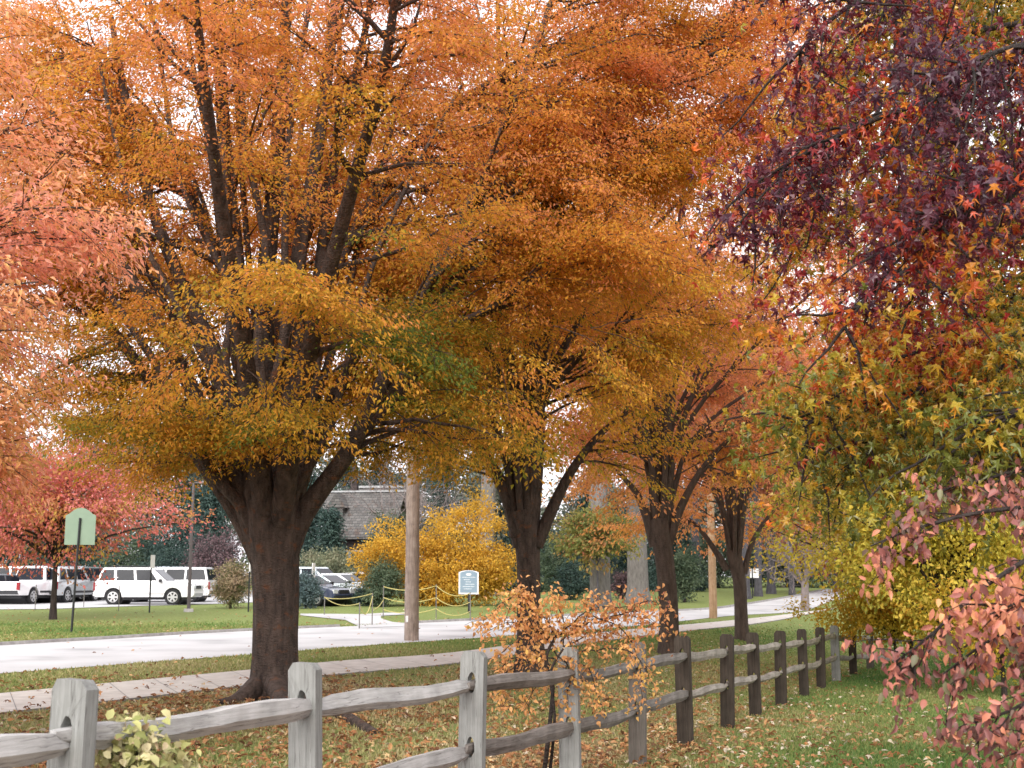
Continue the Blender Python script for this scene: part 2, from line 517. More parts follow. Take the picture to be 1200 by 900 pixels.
T1B = ground(322, 818)      # base of the big tree
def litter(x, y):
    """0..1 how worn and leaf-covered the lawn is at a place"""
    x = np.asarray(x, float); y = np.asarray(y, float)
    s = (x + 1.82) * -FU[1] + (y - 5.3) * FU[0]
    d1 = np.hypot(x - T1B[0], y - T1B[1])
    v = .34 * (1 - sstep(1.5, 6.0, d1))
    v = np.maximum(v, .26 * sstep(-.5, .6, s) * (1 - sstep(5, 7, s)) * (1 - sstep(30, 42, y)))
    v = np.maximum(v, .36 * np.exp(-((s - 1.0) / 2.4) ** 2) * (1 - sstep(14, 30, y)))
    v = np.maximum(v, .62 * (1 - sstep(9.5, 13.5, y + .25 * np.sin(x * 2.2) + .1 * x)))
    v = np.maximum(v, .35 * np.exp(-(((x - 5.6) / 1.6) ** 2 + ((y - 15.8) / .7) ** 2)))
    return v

xs = axis_vals(-45, 45, .5, 2500); ys = axis_vals(-6, 110, .5, 2500)
GX, GY = np.meshgrid(xs, ys)
mb = MB()
nx, ny = len(xs), len(ys)
idx = np.arange(nx * ny).reshape(ny, nx)
F = np.stack([idx[:-1, :-1], idx[:-1, 1:], idx[1:, 1:], idx[1:, :-1]], -1).reshape(-1, 4)
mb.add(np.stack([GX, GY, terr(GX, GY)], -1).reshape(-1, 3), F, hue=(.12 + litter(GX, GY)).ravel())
structure(mb.build('ground', M['ground']))

# roads ---------------------------------------------------------------------
M['road'] = noise_mat('worn pale asphalt', [(.28, (.32, .32, .325)), (.45, (.45, .45, .455)), (.7, (.53, .53, .535))], (.5, .5, .5), .9, .2, detail=12)
M['walk'] = noise_mat('concrete walk', [(.3, (.46, .43, .395)), (.7, (.60, .565, .525))], (4, 4, 4), .9, .25, detail=8)
M['kerb'] = noise_mat('kerb stone', [(.3, (.20, .19, .185)), (.7, (.32, .31, .30))], (6, 6, 6), .9, .2)

def edge_curve(pp, deg=3, y0=-4, y1=None):
    W = np.array([ground(*p) for p in pp])
    co = np.polyfit(W[:, 1], W[:, 0], deg)
    return co, W

near_px = [(0, 790), (130, 780), (290, 768), (430, 757), (560, 748), (700, 738), (800, 728), (856, 722), (942, 716)]
far_px = [(0, 757), (120, 750), (250, 742), (395, 735), (560, 727), (737, 718.5), (830, 714.5), (873, 709), (940, 697.5), (962, 692.5)]
wn_px = [(0, 838), (145, 822), (290, 805), (385, 793), (540, 778), (700, 753), (797, 741), (850, 735.5), (943, 721)]
wf_px = [(0, 815), (145, 801), (290, 787), (400, 776), (540, 765), (700, 742.5), (797, 733.5), (850, 728.5), (943, 718)]

def strip(name, mat, left_pts, right_pts, lift, m=6):
    """drape a ribbon between two edge polylines over the terrain"""
    mb = MB(); n = len(left_pts)
    t = np.linspace(0, 1, m)[None, :, None]
    G = left_pts[:, None, :2] * (1 - t) + right_pts[:, None, :2] * t
    Z = terr(G[..., 0], G[..., 1]) + lift
    V = np.concatenate([G, Z[..., None]], -1).reshape(-1, 3)
    idx = np.arange(n * m).reshape(n, m)
    F = np.stack([idx[:-1, :-1], idx[:-1, 1:], idx[1:, 1:], idx[1:, :-1]], -1).reshape(-1, 4)
    mb.add(V, F)
    return structure(mb.build(name, mat))

def resample(W, n, ext=30.0, ext2=0):
    W = np.asarray(W)[:, :2]
    d0 = nrm(W[0] - W[2]); W = np.vstack([W[0] + d0 * ext, W[0] + d0 * ext * .5, W])
    if ext2:
        d1 = nrm(W[-1] - W[-2]); W = np.vstack([W, W[-1] + d1 * ext2])
    # smooth
    q = smooth_path(np.c_[W, np.zeros(len(W))], 400)[:, :2]
    for _ in range(12):
        q[1:-1] = .25 * q[:-2] + .5 * q[1:-1] + .25 * q[2:]
    s = np.r_[0, np.cumsum(np.linalg.norm(np.diff(q, axis=0), axis=1))]
    u = np.linspace(0, s[-1], n)
    return np.c_[np.interp(u, s, q[:, 0]), np.interp(u, s, q[:, 1])]

RN = np.array([ground(*p) for p in near_px]); RF = np.array([ground(*p) for p in far_px])
# beyond the last bare tree the road swings right and is lost behind the yellow shrubs
RN = np.vstack([RN, ground(975, 704.5), ground(1010, 699.0), ground(1060, 694)])
RF = np.vstack([RF, ground(985, 690.3), ground(1030, 687.5)])
rn = resample(RN, 260, 45); rf = resample(RF, 260, 45)
def road_sheet():
    # centre line pairing by nearest arc fraction
    return strip('road', M['road'], rn, rf, .012, 8)
road_sheet()
WN = np.array([ground(*p) for p in wn_px]); WF = np.array([ground(*p) for p in wf_px])
wn = resample(WN, 260, 30, 6); wf = resample(WF, 260, 30, 6)
walk = strip('sidewalk', M['walk'], wn, wf, .03, 3)
# side face of the slab
mb = MB()
for e, sg in ((wn, 1), (wf, -1)):
    z = terr(e[:, 0], e[:, 1])
    top = np.c_[e, z + .03]; bot = np.c_[e, z - .05]
    n = len(e)
    mb.add(np.vstack([top, bot]), [(i, i + 1, n + i + 1, n + i) for i in range(n - 1)])
structure(mb.build('sidewalk_edge', M['kerb']))
# expansion joints
mb = MB()
for i in range(4, 255, 3):
    a, b = wn[i], wf[i]
    dd = nrm(wn[i + 1] - wn[i - 1]) * .008
    z = .034
    q = [np.r_[a - dd, terr(*a) + z], np.r_[a + dd, terr(*a) + z], np.r_[b + dd, terr(*b) + z], np.r_[b - dd, terr(*b) + z]]
    mb.add(q, [(0, 1, 2, 3)])
structure(mb.build('sidewalk_joints', M['kerb']))
# kerb along the far side, broken at the drive
mb = MB()
def kerb_run(e):
    n = len(e)
    t = nrm(np.gradient(e, axis=0)); nn = np.c_[-t[:, 1], t[:, 0]]
    a = e; b = e + nn * .16
    za = terr(a[:, 0], a[:, 1]); 
    V = np.vstack([np.c_[a, za - .02], np.c_[a + nn * .02, za + .085], np.c_[b, za + .085], np.c_[b, za - .05]])
    F = []
    for k in range(3):
        F += [(k * n + i, k * n + i + 1, (k + 1) * n + i + 1, (k + 1) * n + i) for i in range(n - 1)]
    mb.add(V, F)
gl, gr = ground(437, 734.5), ground(505, 731)
keep = [i for i in range(len(rf)) if rf[i, 1] < gl[1]]
kerb_run(rf[keep])
keep2 = [i for i in range(len(rf)) if rf[i, 1] > gr[1] and rf[i, 1] < 95]
kerb_run(rf[keep2])
structure(mb.build('kerb', M['kerb']))

def sheet(name, mat, px_poly, lift, world=None):
    pts = [ground(*p) for p in px_poly] + (world or [])
    bm = bmesh.new()
    vs = [bm.verts.new((p[0], p[1], 0)) for p in pts]
    bm.faces.new(vs)
    bmesh.ops.triangulate(bm, faces=bm.faces[:])
    for _ in range(4):
        bmesh.ops.subdivide_edges(bm, edges=[e for e in bm.edges if e.calc_length() > 1.0], cuts=1, use_grid_fill=True)
        bmesh.ops.triangulate(bm, faces=bm.faces[:])
    for v in bm.verts: v.co.z = float(terr(v.co.x, v.co.y)) + lift
    bmesh.ops.recalc_face_normals(bm, faces=bm.faces[:])
    return structure(obj_bm(name, bm, mat))
sheet('driveway', M['road'], [(425, 736.5), (405, 727), (352, 721.5), (352, 719.6), (425, 720.3), (448, 718.8), (478, 718.2), (478, 720.4), (447, 722.2), (446, 725), (460, 729.5), (505, 733)], .022)
sheet('parking_lot', M['road'], [(-260, 718), (0, 714.6), (60, 714), (88, 711.2), (112, 709.6), (240, 708.5), (300, 706), (380, 704), (440, 701)], .02,
      [np.array([-8.5, 92, 0]), np.array([-62, 92, 0])])

# ==================================================================== FENCE
def wood_mat(name, c0, c1, c2, axis):
    m, t, N, L, b = new_mat(name)
    tc = N.new('ShaderNodeTexCoord')
    mp = N.new('ShaderNodeMapping'); mp.inputs['Scale'].default_value = (2.0, 40, 40) if axis == 'x' else (40, 40, 2.0)
    n = N.new('ShaderNodeTexNoise'); n.inputs['Scale'].default_value = 1.0; n.inputs['Detail'].default_value = 8; n.inputs['Roughness'].default_value = .7
    n.inputs['Distortion'].default_value = .4
    L.new(tc.outputs['Object'], mp.inputs[0]); L.new(mp.outputs[0], n.inputs['Vector'])
    n2 = N.new('ShaderNodeTexNoise'); n2.inputs['Scale'].default_value = 5.0; n2.inputs['Detail'].default_value = 5
    L.new(tc.outputs['Object'], n2.inputs['Vector'])
    ad = N.new('ShaderNodeMath'); ad.operation = 'MULTIPLY_ADD'; ad.inputs[1].default_value = .6
    sc = N.new('ShaderNodeMath'); sc.operation = 'MULTIPLY'; sc.inputs[1].default_value = .4
    L.new(n2.outputs['Fac'], sc.inputs[0])
    L.new(n.outputs['Fac'], ad.inputs[0]); L.new(sc.outputs[0], ad.inputs[2])
    r = ramp(N, [(.32, c0), (.5, c1), (.66, c2)])
    L.new(ad.outputs[0], r.inputs[0])
    mp3 = N.new('ShaderNodeMapping'); mp3.inputs['Scale'].default_value = (1.1, 26, 26) if axis == 'x' else (26, 26, 1.1)
    n3 = N.new('ShaderNodeTexNoise'); n3.inputs['Scale'].default_value = 1.0; n3.inputs['Detail'].default_value = 3; n3.inputs['Distortion'].default_value = .25
    L.new(tc.outputs['Object'], mp3.inputs[0]); L.new(mp3.outputs[0], n3.inputs['Vector'])
    r3 = ramp(N, [(.485, (1, 1, 1)), (.5, (.18, .16, .15)), (.515, (1, 1, 1))]); L.new(n3.outputs['Fac'], r3.inputs[0])
    mc = N.new('ShaderNodeMix'); mc.data_type = 'RGBA'; mc.blend_type = 'MULTIPLY'; mc.inputs[0].default_value = .55
    L.new(r.outputs[0], mc.inputs[6]); L.new(r3.outputs[0], mc.inputs[7]); L.new(mc.outputs[2], b.inputs['Base Color'])
    b.inputs['Roughness'].default_value = .85; b.inputs['Specular IOR Level'].default_value = .2
    bp = N.new('ShaderNodeBump'); bp.inputs['Strength'].default_value = .5; bp.inputs['Distance'].default_value = .008
    L.new(n.outputs['Fac'], bp.inputs['Height']); L.new(bp.outputs[0], b.inputs['Normal'])
    return m
M['post_gray'] = wood_mat('weathered grey post', (.14, .14, .135), (.23, .235, .225), (.32, .325, .315), 'z')
M['post_mid'] = wood_mat('grey brown post', (.085, .075, .065), (.14, .125, .11), (.20, .18, .16), 'z')
M['post_dark'] = wood_mat('dark brown post', (.022, .018, .014), (.048, .038, .030), (.085, .068, .054), 'z')
M['rail_gray'] = wood_mat('weathered grey rail', (.23, .225, .22), (.40, .395, .385), (.56, .55, .545), 'x')
M['rail_mid'] = wood_mat('grey brown rail', (.10, .09, .08), (.19, .17, .155), (.30, .27, .25), 'x')
M['rail_pale'] = wood_mat('pale rail', (.16, .14, .12), (.30, .27, .235), (.44, .40, .35), 'x')

post_px = [(84, 796), (365, 776), (552, 763), (668, 758), (745, 752), (801, 745), (850, 743), (883, 741), (913, 739), (940, 737), (960, 735), (978, 733)]
posts = []
for px, py in post_px:
    d = 3.882 / (.389 - (px - 600) / 1500.0)
    posts.append(pix(px, py, d))
p_prev = np.array([-2.56, 3.35, posts[0][2] + .02])
far_posts = [pix(998, 735, 30.5), pix(1018, 737, 33.0), pix(1066, 742, 36.0)]
allp = [p_prev] + posts + far_posts
fdir = math.atan2(FU[1], FU[0])
fence = thing('split_rail_fence', (posts[0][0], posts[0][1], float(terr(posts[0][0], posts[0][1]))), 'two-rail split rail fence of grey and brown posts running away over the lawn', 'fence')
F0 = np.array(fence.location)

def make_post(top, base_z, w, dep, mat, holes, lean, seed):
    g = random.Random(seed)
    H = top[2] - base_z
    bm = bmesh.new()
    hw = w / 2
    ch = w * .17
    outer = [(-hw, -.35), (hw, -.35), (hw * .99, H - ch * 1.3), (hw - ch, H - .004), (-hw + ch, H), (-hw * .99, H - ch * 1.4)]
    def ring(pts):
        vs = [bm.verts.new((x, 0, z)) for x, z in pts]
        return [bm.edges.new((vs[i], vs[(i + 1) % len(vs)])) for i in range(len(vs))]
    edges = ring(outer)
    for hz in holes:
        c = H - hz; a, b = w * .165, .072
        edges += ring([(a * math.cos(t), c + b * math.sin(t)) for t in np.linspace(0, 2 * math.pi, 14, endpoint=False)])
    bmesh.ops.triangle_fill(bm, use_beauty=True, edges=edges)
    ex = bmesh.ops.extrude_face_region(bm, geom=bm.faces[:])
    for v in [q for q in ex['geom'] if isinstance(q, bmesh.types.BMVert)]: v.co.y += dep
    for v in bm.verts:
        v.co.y -= dep / 2
        k = max(0, v.co.z) / H
        v.co.x += lean * (k - .0) * .5 + g.uniform(-.003, .003); v.co.y += g.uniform(-.003, .003)
    bmesh.ops.recalc_face_normals(bm, faces=bm.faces[:])
    o = obj_bm('post', bm, mat, fence)
    o.location = (top[0] - F0[0], top[1] - F0[1], base_z - F0[2])
    return o
yaw = fdir - math.pi / 2
hole_u, hole_l = .215, .655
for i, p in enumerate(allp):
    if i in (0, 1, 2, 3, 4, 12): mt = M['post_gray']
    elif i == 5: mt = M['post_mid']
    elif i >= 14: mt = M['post_mid']
    else: mt = M['post_dark']
    o = make_post(p, float(terr(p[0], p[1])), .178 * (1 + .04 * math.sin(i * 2.3)), .07, mt, (hole_u, hole_l), [0, -.02, -.03, .0, .01, .0, 0, .01, 0, -.01, .01, 0, 0, 0, .02, 0][i], i)
    o.rotation_euler = (.022 * math.sin(i * 3.7 + 1), .02 * math.sin(i * 2.9), yaw + .18 * math.sin(i * 5.1) * .3)
    if i in (2, 3): o['label'] = 'grey weathered post with round-cornered top and two oval holes'

def make_rail(a, b, mat, hgt, wid, seed):
    g = random.Random(seed)
    a = np.asarray(a, float); b = np.asarray(b, float)
    L = np.linalg.norm(b - a); t = (b - a) / L
    sd = nrm(np.cross(t, UP)); up = np.cross(sd, t)
    n = 15
    tw0 = g.uniform(-.25, .25); tw1 = g.uniform(-.25, .25)
    base = [(-.42, .44), (.36, .5), (.5, -.10), (.22, -.5), (-.30, -.46), (-.5, -.05)]
    base = [(x + g.uniform(-.09, .09), y + g.uniform(-.07, .07)) for x, y in base]
    V = []
    ph = g.uniform(0, 6)
    bow = g.uniform(-.03, .012)
    for i in range(n):
        u = i / (n - 1)
        e = min(u, 1 - u)
        k = .42 + .58 * min(1, e / .16) ** .8
        kx = .38 + .62 * min(1, e / .14) ** .8
        hh = hgt * k * (1 + .08 * math.sin(ph + u * 7)); ww = wid * kx * (1 + .08 * math.sin(1.7 * ph + u * 5))
        rot = tw0 * (1 - u) + tw1 * u
        c = a + t * L * u + up * (bow * 4 * u * (1 - u) + .008 * math.sin(ph + u * 9)) + sd * .012 * math.sin(ph * 2 + u * 6)
        for x, y in base:
            jx, jy = x * ww + g.uniform(-.004, .004), y * hh + g.uniform(-.004, .004)
            X = jx * math.cos(rot) - jy * math.sin(rot); Y = jx * math.sin(rot) + jy * math.cos(rot)
            V.append((u * L, 0, 0) if False else c + sd * X + up * Y)
    V = np.array(V)
    # own frame: x along the rail
    mid = (a + b) / 2
    Q = V - mid
    Q = np.stack([Q @ t, Q @ sd * -1, Q @ up], 1)
    k = len(base)
    F = [(i * k + j, i * k + (j + 1) % k, (i + 1) * k + (j + 1) % k, (i + 1) * k + j) for i in range(n - 1) for j in range(k)]
    bm = bmesh.new()
    vs = [bm.verts.new(q) for q in Q]
    for f in F: bm.faces.new([vs[q] for q in f])
    bm.faces.new(vs[:k]); bm.faces.new(vs[-k:])
    bmesh.ops.recalc_face_normals(bm, faces=bm.faces[:])
    o = obj_bm('rail', bm, mat, fence)
    mtx = Matrix((( t[0], -sd[0], up[0], mid[0] - F0[0]), (t[1], -sd[1], up[1], mid[1] - F0[1]), (t[2], -sd[2], up[2], mid[2] - F0[2]), (0, 0, 0, 1)))
    o.matrix_local = mtx
    return o
for i in range(len(allp) - 1):
    a, b = allp[i], allp[i + 1]
    dv = b - a; t2 = nrm(np.r_[dv[:2], 0]); sdv = np.array([t2[1], -t2[0], 0])
    for hz in (hole_u + .022, hole_l + .022):
        off = .014 * (1 if i % 2 else -1)
        za = np.array([0, 0, -hz + (.012 if i % 2 else -.012)])
        ra = a + za - t2 * .10 + sdv * off; rb = b + za + t2 * .10 + sdv * off
        mt = M['rail_gray'] if i < 4 else (M['rail_mid'] if i < 6 else M['rail_pale'])
        if i == 3 : mt = M['rail_mid']
        make_rail(ra, rb, mt, .118 if i < 6 else .11, .088, 100 + i * 2 + (hz > .4))

# ==================================================================== TREES
def finish_tree(T, name, base, label, cat, bark, leafm, n, llen, huef, group=None, **kw):
    root = thing(name, base, label, cat, group)
    T.draw_twigs()
    local(T.wood, root).build('trunk', bark, root)
    c = MB()
    P = np.array(T.P); D = np.array(T.D); L = np.array(T.L)
    hue = huef(P, T.g)
    sprays(c, P, D, L, n, llen, hue, g=T.g, ctr=base, **kw)
    local(c, root).build('crown', leafm, root, smooth=False)
    return root

def vase(T, base, fork, R_, H, rlimb, nl, seed, nsec, ntw, tlen, slen, tilt=(6, 50), reach=1.0, skirt=0.0, flat=.55):
    """limbs of a vase-shaped crown from a fork point"""
    g = T.g
    h = H - (fork[2] - base[2])
    for k in range(nl):
        az = k * 2.39996 + seed
        f = (k + .5) / nl
        til = R(tilt[0] + (tilt[1] - tilt[0]) * f ** .8)
        dirh = np.array([math.cos(az), math.sin(az), 0])
        ln = h * (1.0 - .36 * f) * reach
        tip = fork + dirh * min(R_ * .82, ln * math.sin(til) * 1.15) + UP * ln * math.cos(til)
        m1 = fork + (tip - fork) * .22 + UP * .10 * ln - dirh * .06 * ln
        m2 = fork + (tip - fork) * .55 + UP * .10 * ln - dirh * .04 * ln
        st = fork - UP * (.25 + .1 * g.random()) + dirh * rlimb * .7
        pts, rad = T.limb([st, m1 + g.normal(0, .08, 3), m2 + g.normal(0, .14, 3), tip], rlimb * (1.05 - .35 * f), .02, 7, 12)
        T.branch_out(pts, rad, base, nsec, .26, slen, ntw, tlen, flat=.25, skirt=.2, along=.8)

# ---- big zelkova behind the front of the fence
D1 = T1B[1]
T = Tree(11)
def q1(px, py, dd=0.0): return pix(px, py, D1 + dd)
trunk_pts = [q1(322, 836), q1(322, 815), q1(322, 785), q1(322, 740), q1(322, 700), q1(321, 655), q1(319, 615), q1(318, 580), q1(318, 555)]
u = 1 / 1500 * D1
trunk_tube(T, trunk_pts, [36 * u, 31 * u, 27 * u, 25.5 * u, 25.5 * u, 27.5 * u, 32 * u, 36 * u, 33 * u], 26, 26, .075, 2)
# surface roots
for pp in ([(330, 800, 0), (365, 826, -.5), (400, 845, -1.6), (440, 868, -3.0)], [(310, 805, 0), (280, 826, -.6), (255, 832, -1.0)], [(322, 810, -.2), (335, 838, -1.2), (340, 860, -2.4)]):
    pts = [pix(a, b, D1 + c) for a, b, c in pp]
    for p in pts[1:]: p[2] = float(terr(p[0], p[1])) + .02
    pts[0][2] = float(terr(pts[0][0], pts[0][1])) + .22
    q = smooth_path(pts, 14)
    T.wood.tube(q, np.linspace(.17, .05, 14), 9, flute=.08)
limbs1 = [
    ([(310, 668), (284, 612), (258, 572), (234, 538), (172, 442), (112, 362), (40, 292), (-30, 245)], 0.3, 15, 3),
    ([(310, 660), (292, 605), (272, 555), (232, 470), (190, 388), (132, 290), (88, 205), (60, 130)], -.4, 17, 4),
    ([(300, 615), (284, 520), (262, 440), (226, 360), (182, 255), (150, 130), (130, 20)], .2, 17, 4),
    ([(306, 612), (297, 500), (284, 400), (276, 300), (262, 150), (255, -20), (250, -140)], -.3, 19, 5),
    ([(316, 612), (313, 500), (308, 400), (314, 300), (326, 160), (336, 0), (345, -160)], .1, 21, 5),
    ([(324, 612), (332, 500), (344, 400), (350, 300), (376, 150), (398, -50), (410, -150)], -.2, 18, 4),
    ([(332, 612), (350, 530), (366, 440), (374, 330), (390, 200), (425, 50), (445, -60)], .3, 16, 3),
    ([(330, 665), (350, 612), (374, 576), (408, 530), (440, 465), (470, 395), (505, 325), (550, 265), (610, 205)], -.2, 17, 3.5),
    ([(434, 476), (474, 440), (515, 388), (560, 368), (640, 322), (720, 280)], -.3, 8, 2),
    ([(455, 430), (500, 372), (560, 300), (640, 240), (720, 186), (800, 148), (845, 128)], .5, 10, 2),
    ([(390, 552), (432, 500), (500, 428), (560, 372), (640, 345)], .6, 9, 2),
    ([(345, 420), (400, 300), (460, 200), (540, 120), (640, 60), (720, 20)], 1.0, 10, 3),
    ([(300, 420), (250, 290), (200, 180), (120, 90), (60, 30)], 1.2, 10, 3),
    ([(505, 325), (560, 230), (640, 120), (740, 10), (800, -60)], .8, 10, 2),
    ([(470, 395), (540, 260), (590, 150), (640, 20), (670, -90)], -.5, 10, 2),
    ([(560, 300), (660, 200), (770, 90), (850, 20), (900, -30)], 1.2, 8, 2),
    # limbs that lean towards the camera and away from it
    ([(312, 612, -.2), (300, 520, -.7), (285, 400, -1.6), (262, 260, -2.8), (240, 100, -4.0), (225, -40, -5.0)], 0, 16, 3),
    ([(328, 612, -.2), (345, 500, -.9), (372, 370, -2.0), (410, 230, -3.2), (450, 80, -4.4), (470, -60, -5.2)], 0, 16, 3),
    ([(318, 612, .2), (318, 480, 1.2), (330, 350, 2.6), (345, 220, 4.0), (360, 90, 5.5)], 0, 16, 3),
    ([(305, 612, .2), (270, 490, 1.2), (220, 370, 2.6), (160, 270, 4.2)], 0, 14, 3),
    ([(335, 612, .2), (380, 490, 1.2), (450, 360, 2.8), (530, 250, 4.4)], 0, 14, 3),
]
g = np.random.default_rng(77)
for a_, b_, f_, o_ in ((0, 1, .5, -.8), (1, 2, .4, .9), (1, 2, .7, -.9), (2, 3, .35, -.8), (2, 3, .7, .8), (3, 4, .5, -.9), (3, 4, .4, 1.2), (4, 5, .5, -.8), (5, 6, .5, .9), (6, 7, .35, .8), (6, 7, .6, -.8)):
    A = smooth_path(np.array([(p[0], p[1], 0) for p in limbs1[a_][0]], float), 7); B = smooth_path(np.array([(p[0], p[1], 0) for p in limbs1[b_][0]], float), 7)
    Q = A * (1 - f_) + B * f_ + np.r_[np.zeros((1, 3)), g.normal(0, 7, (6, 3)) * [1, .4, 0]]
    limbs1.append(([(q[0], q[1], o_ * (k / 6) ** .7) for k, q in enumerate(Q)], 0, g.uniform(7, 10.5), 2.0))
for li, (pts, off, w0, w1) in enumerate(limbs1):
    n_ = len(pts)
    P3 = [q1(p[0], p[1], (p[2] if len(p) > 2 else off * k / (n_ - 1) * 1.5)) for k, p in enumerate(pts)]
    q, r = T.limb(P3, w0 * u * .88, w1 * u * .85, 9, 20, flute=.05)
    T.branch_out(q, r, T1B, 38 if li < 21 else 9, .22, 2.1, 8, .9, flat=.45, along=.6)
# low spreading branches that carry the skirt of leaves round the fork
g = T.g
for k in range(20):
    az = k * 2.39996
    z0 = g.uniform(1.75, 2.9) + CAM_Z
    p = np.array([T1B[0], T1B[1], z0]) + np.array([math.cos(az), math.sin(az), 0]) * .5
    d = np.array([math.cos(az), math.sin(az), g.uniform(.30, .75)])
    ln = g.uniform(2.4, 4.8)
    q = wander(p, d, ln, 9, g, .10, -.025)
    r = np.linspace(.024, .007, 10)
    T.low_branch(q, r, T1B, 8, .3, 1.3, 5, .85, flat=.6, along=.4)
# leafy shelves hanging before the fork and across the limbs
for k in range(12):
    zt = g.uniform(3.35, 3.95) if k % 2 else g.uniform(4.6, 5.15)
    az = math.pi * 1.5 + g.uniform(-1.45, 1.45)
    p = np.array([T1B[0] + g.uniform(-.5, .5), T1B[1] - .2, zt - .45])
    q = wander(p, np.array([math.cos(az), math.sin(az), .35]), g.uniform(1.3, 2.6), 8, g, .09, -.04)
    T.low_branch(q, np.linspace(.018, .006, 9), T1B, 7, .25, 1.0, 5, .75, flat=.75, along=.4)
# a small side shoot on the trunk
q = wander(q1(352, 600, -.1), np.array([.3, -.1, .9]), .7, 4, g, .15); T.wood.tube(q, [.012, .01, .008, .006, .004], 4)

def hue1(P, g):
    z = P[:, 2]; r = np.hypot(P[:, 0] - T1B[0], P[:, 1] - T1B[1])
    h = .35 + .20 * sstep(3.2, 6.5, z) + .12 * sstep(5, 9, z)
    cl = np.sin(P[:, 0] * 1.7 + 1) * np.sin(P[:, 1] * 1.3) * np.sin(P[:, 2] * 2.1 + P[:, 0])
    h = h + .24 * cl + g.normal(0, .10, len(P))
    # inner shade leaves that are still green, mostly on the right of the fork
    gi = np.exp(-(((P[:, 0] - T1B[0] - 1.9) / .8) ** 2 + ((P[:, 2] - 4.9) / .8) ** 2)) * .34 * (g.random(len(P)) < .75)
    gl = np.exp(-(((P[:, 0] - T1B[0] + 2.4) / 1.0) ** 2 + ((P[:, 2] - 3.5) / .6) ** 2)) * .22
    return h - gi - .6 * gl
# keep the window through which the fork and the limbs show
def pads(C, seed, sh=2.3, sv=1.0, th=0.0):
    """foliage gathers in fluffy shelves with gaps between them"""
    gg = np.random.default_rng(seed)
    n = 0
    for _ in range(9):
        a = gg.uniform(0, 2 * math.pi); kz = gg.choice([-1, 1]) * gg.uniform(.6, 1.2) * 2 * math.pi / sv / 1.6
        kh = gg.uniform(.6, 1.3) * 2 * math.pi / sh / 1.5
        n = n + np.sin(C[:, 0] * kh * math.cos(a) + C[:, 1] * kh * math.sin(a) + C[:, 2] * kz + gg.uniform(0, 6.28))
    n = n / 2.1
    return gg.random(len(C)) < .06 + .94 * sstep(th - .45, th + .25, n)
def keep_mask(T, f):
    P = np.array(T.P); D = np.array(T.D); L = np.array(T.L)
    m = f(P + D * (L[:, None] * .5), T.g)
    T.kept = m; T.P = P[m]; T.D = D[m]; T.L = L[m]
def k1(C, g):
    r = np.hypot(C[:, 0] - T1B[0], C[:, 1] - T1B[1])
    leftgap = (C[:, 0] < T1B[0] - .6) & (C[:, 0] > T1B[0] - 3.3) & (C[:, 2] > 4.55) & (C[:, 2] < 5.6) & (g.random(len(C)) < .72)
    inner = (r < 2.4) & (C[:, 2] < 7.8) & (C[:, 2] > 3.9) & ~((C[:, 2] > 4.55) & (C[:, 2] < 5.1) & (C[:, 1] < T1B[1]) & (g.random(len(C)) < .6))
    low = C[:, 2] < 3.3 + .28 * np.sin(C[:, 0] * 2.3 + 1) * np.sin(C[:, 1] * 1.9 + .5) - np.where(C[:, 0] < T1B[0], .24, .13) * np.clip(r - 2.2, 0, 3)
    front = (C[:, 1] < T1B[1] - .3) & (np.abs(C[:, 0] - T1B[0] + .4) < 2.0) & (((C[:, 2] > 3.8) & (C[:, 2] < 4.65)) | ((C[:, 2] > 5.1) & (C[:, 2] < 7.8)))
    rgap = (C[:, 0] > T1B[0] + 2.5) & (C[:, 0] < T1B[0] + 4.4) & (C[:, 2] > 3.7) & (C[:, 2] < 5.8) & (g.random(len(C)) < .85)
    return (pads(C, 5, th=-.25) | ((C[:, 2] > 5.6) & pads(C, 6, th=-.2)) | ((C[:, 1] > T1B[1] + .4) & (g.random(len(C)) < .45))) & ~(low | leftgap | rgap | (inner & (g.random(len(C)) < np.where(C[:, 2] > 6.3, .5, .86))) | (front & (g.random(len(C)) < np.where(C[:, 2] > 6.3, .45, .88))))
keep_mask(T, k1)
print('T1 sprays', len(T.P))
finish_tree(T, 'zelkova_tree', T1B, 'largest orange vase-shaped tree, thick dark trunk forking low behind the front fence rails', 'tree', M['bark'], M['leaf_zel'], 104, .064, hue1, 'orange trees in a row along the sidewalk', w=.28, asp=.42)

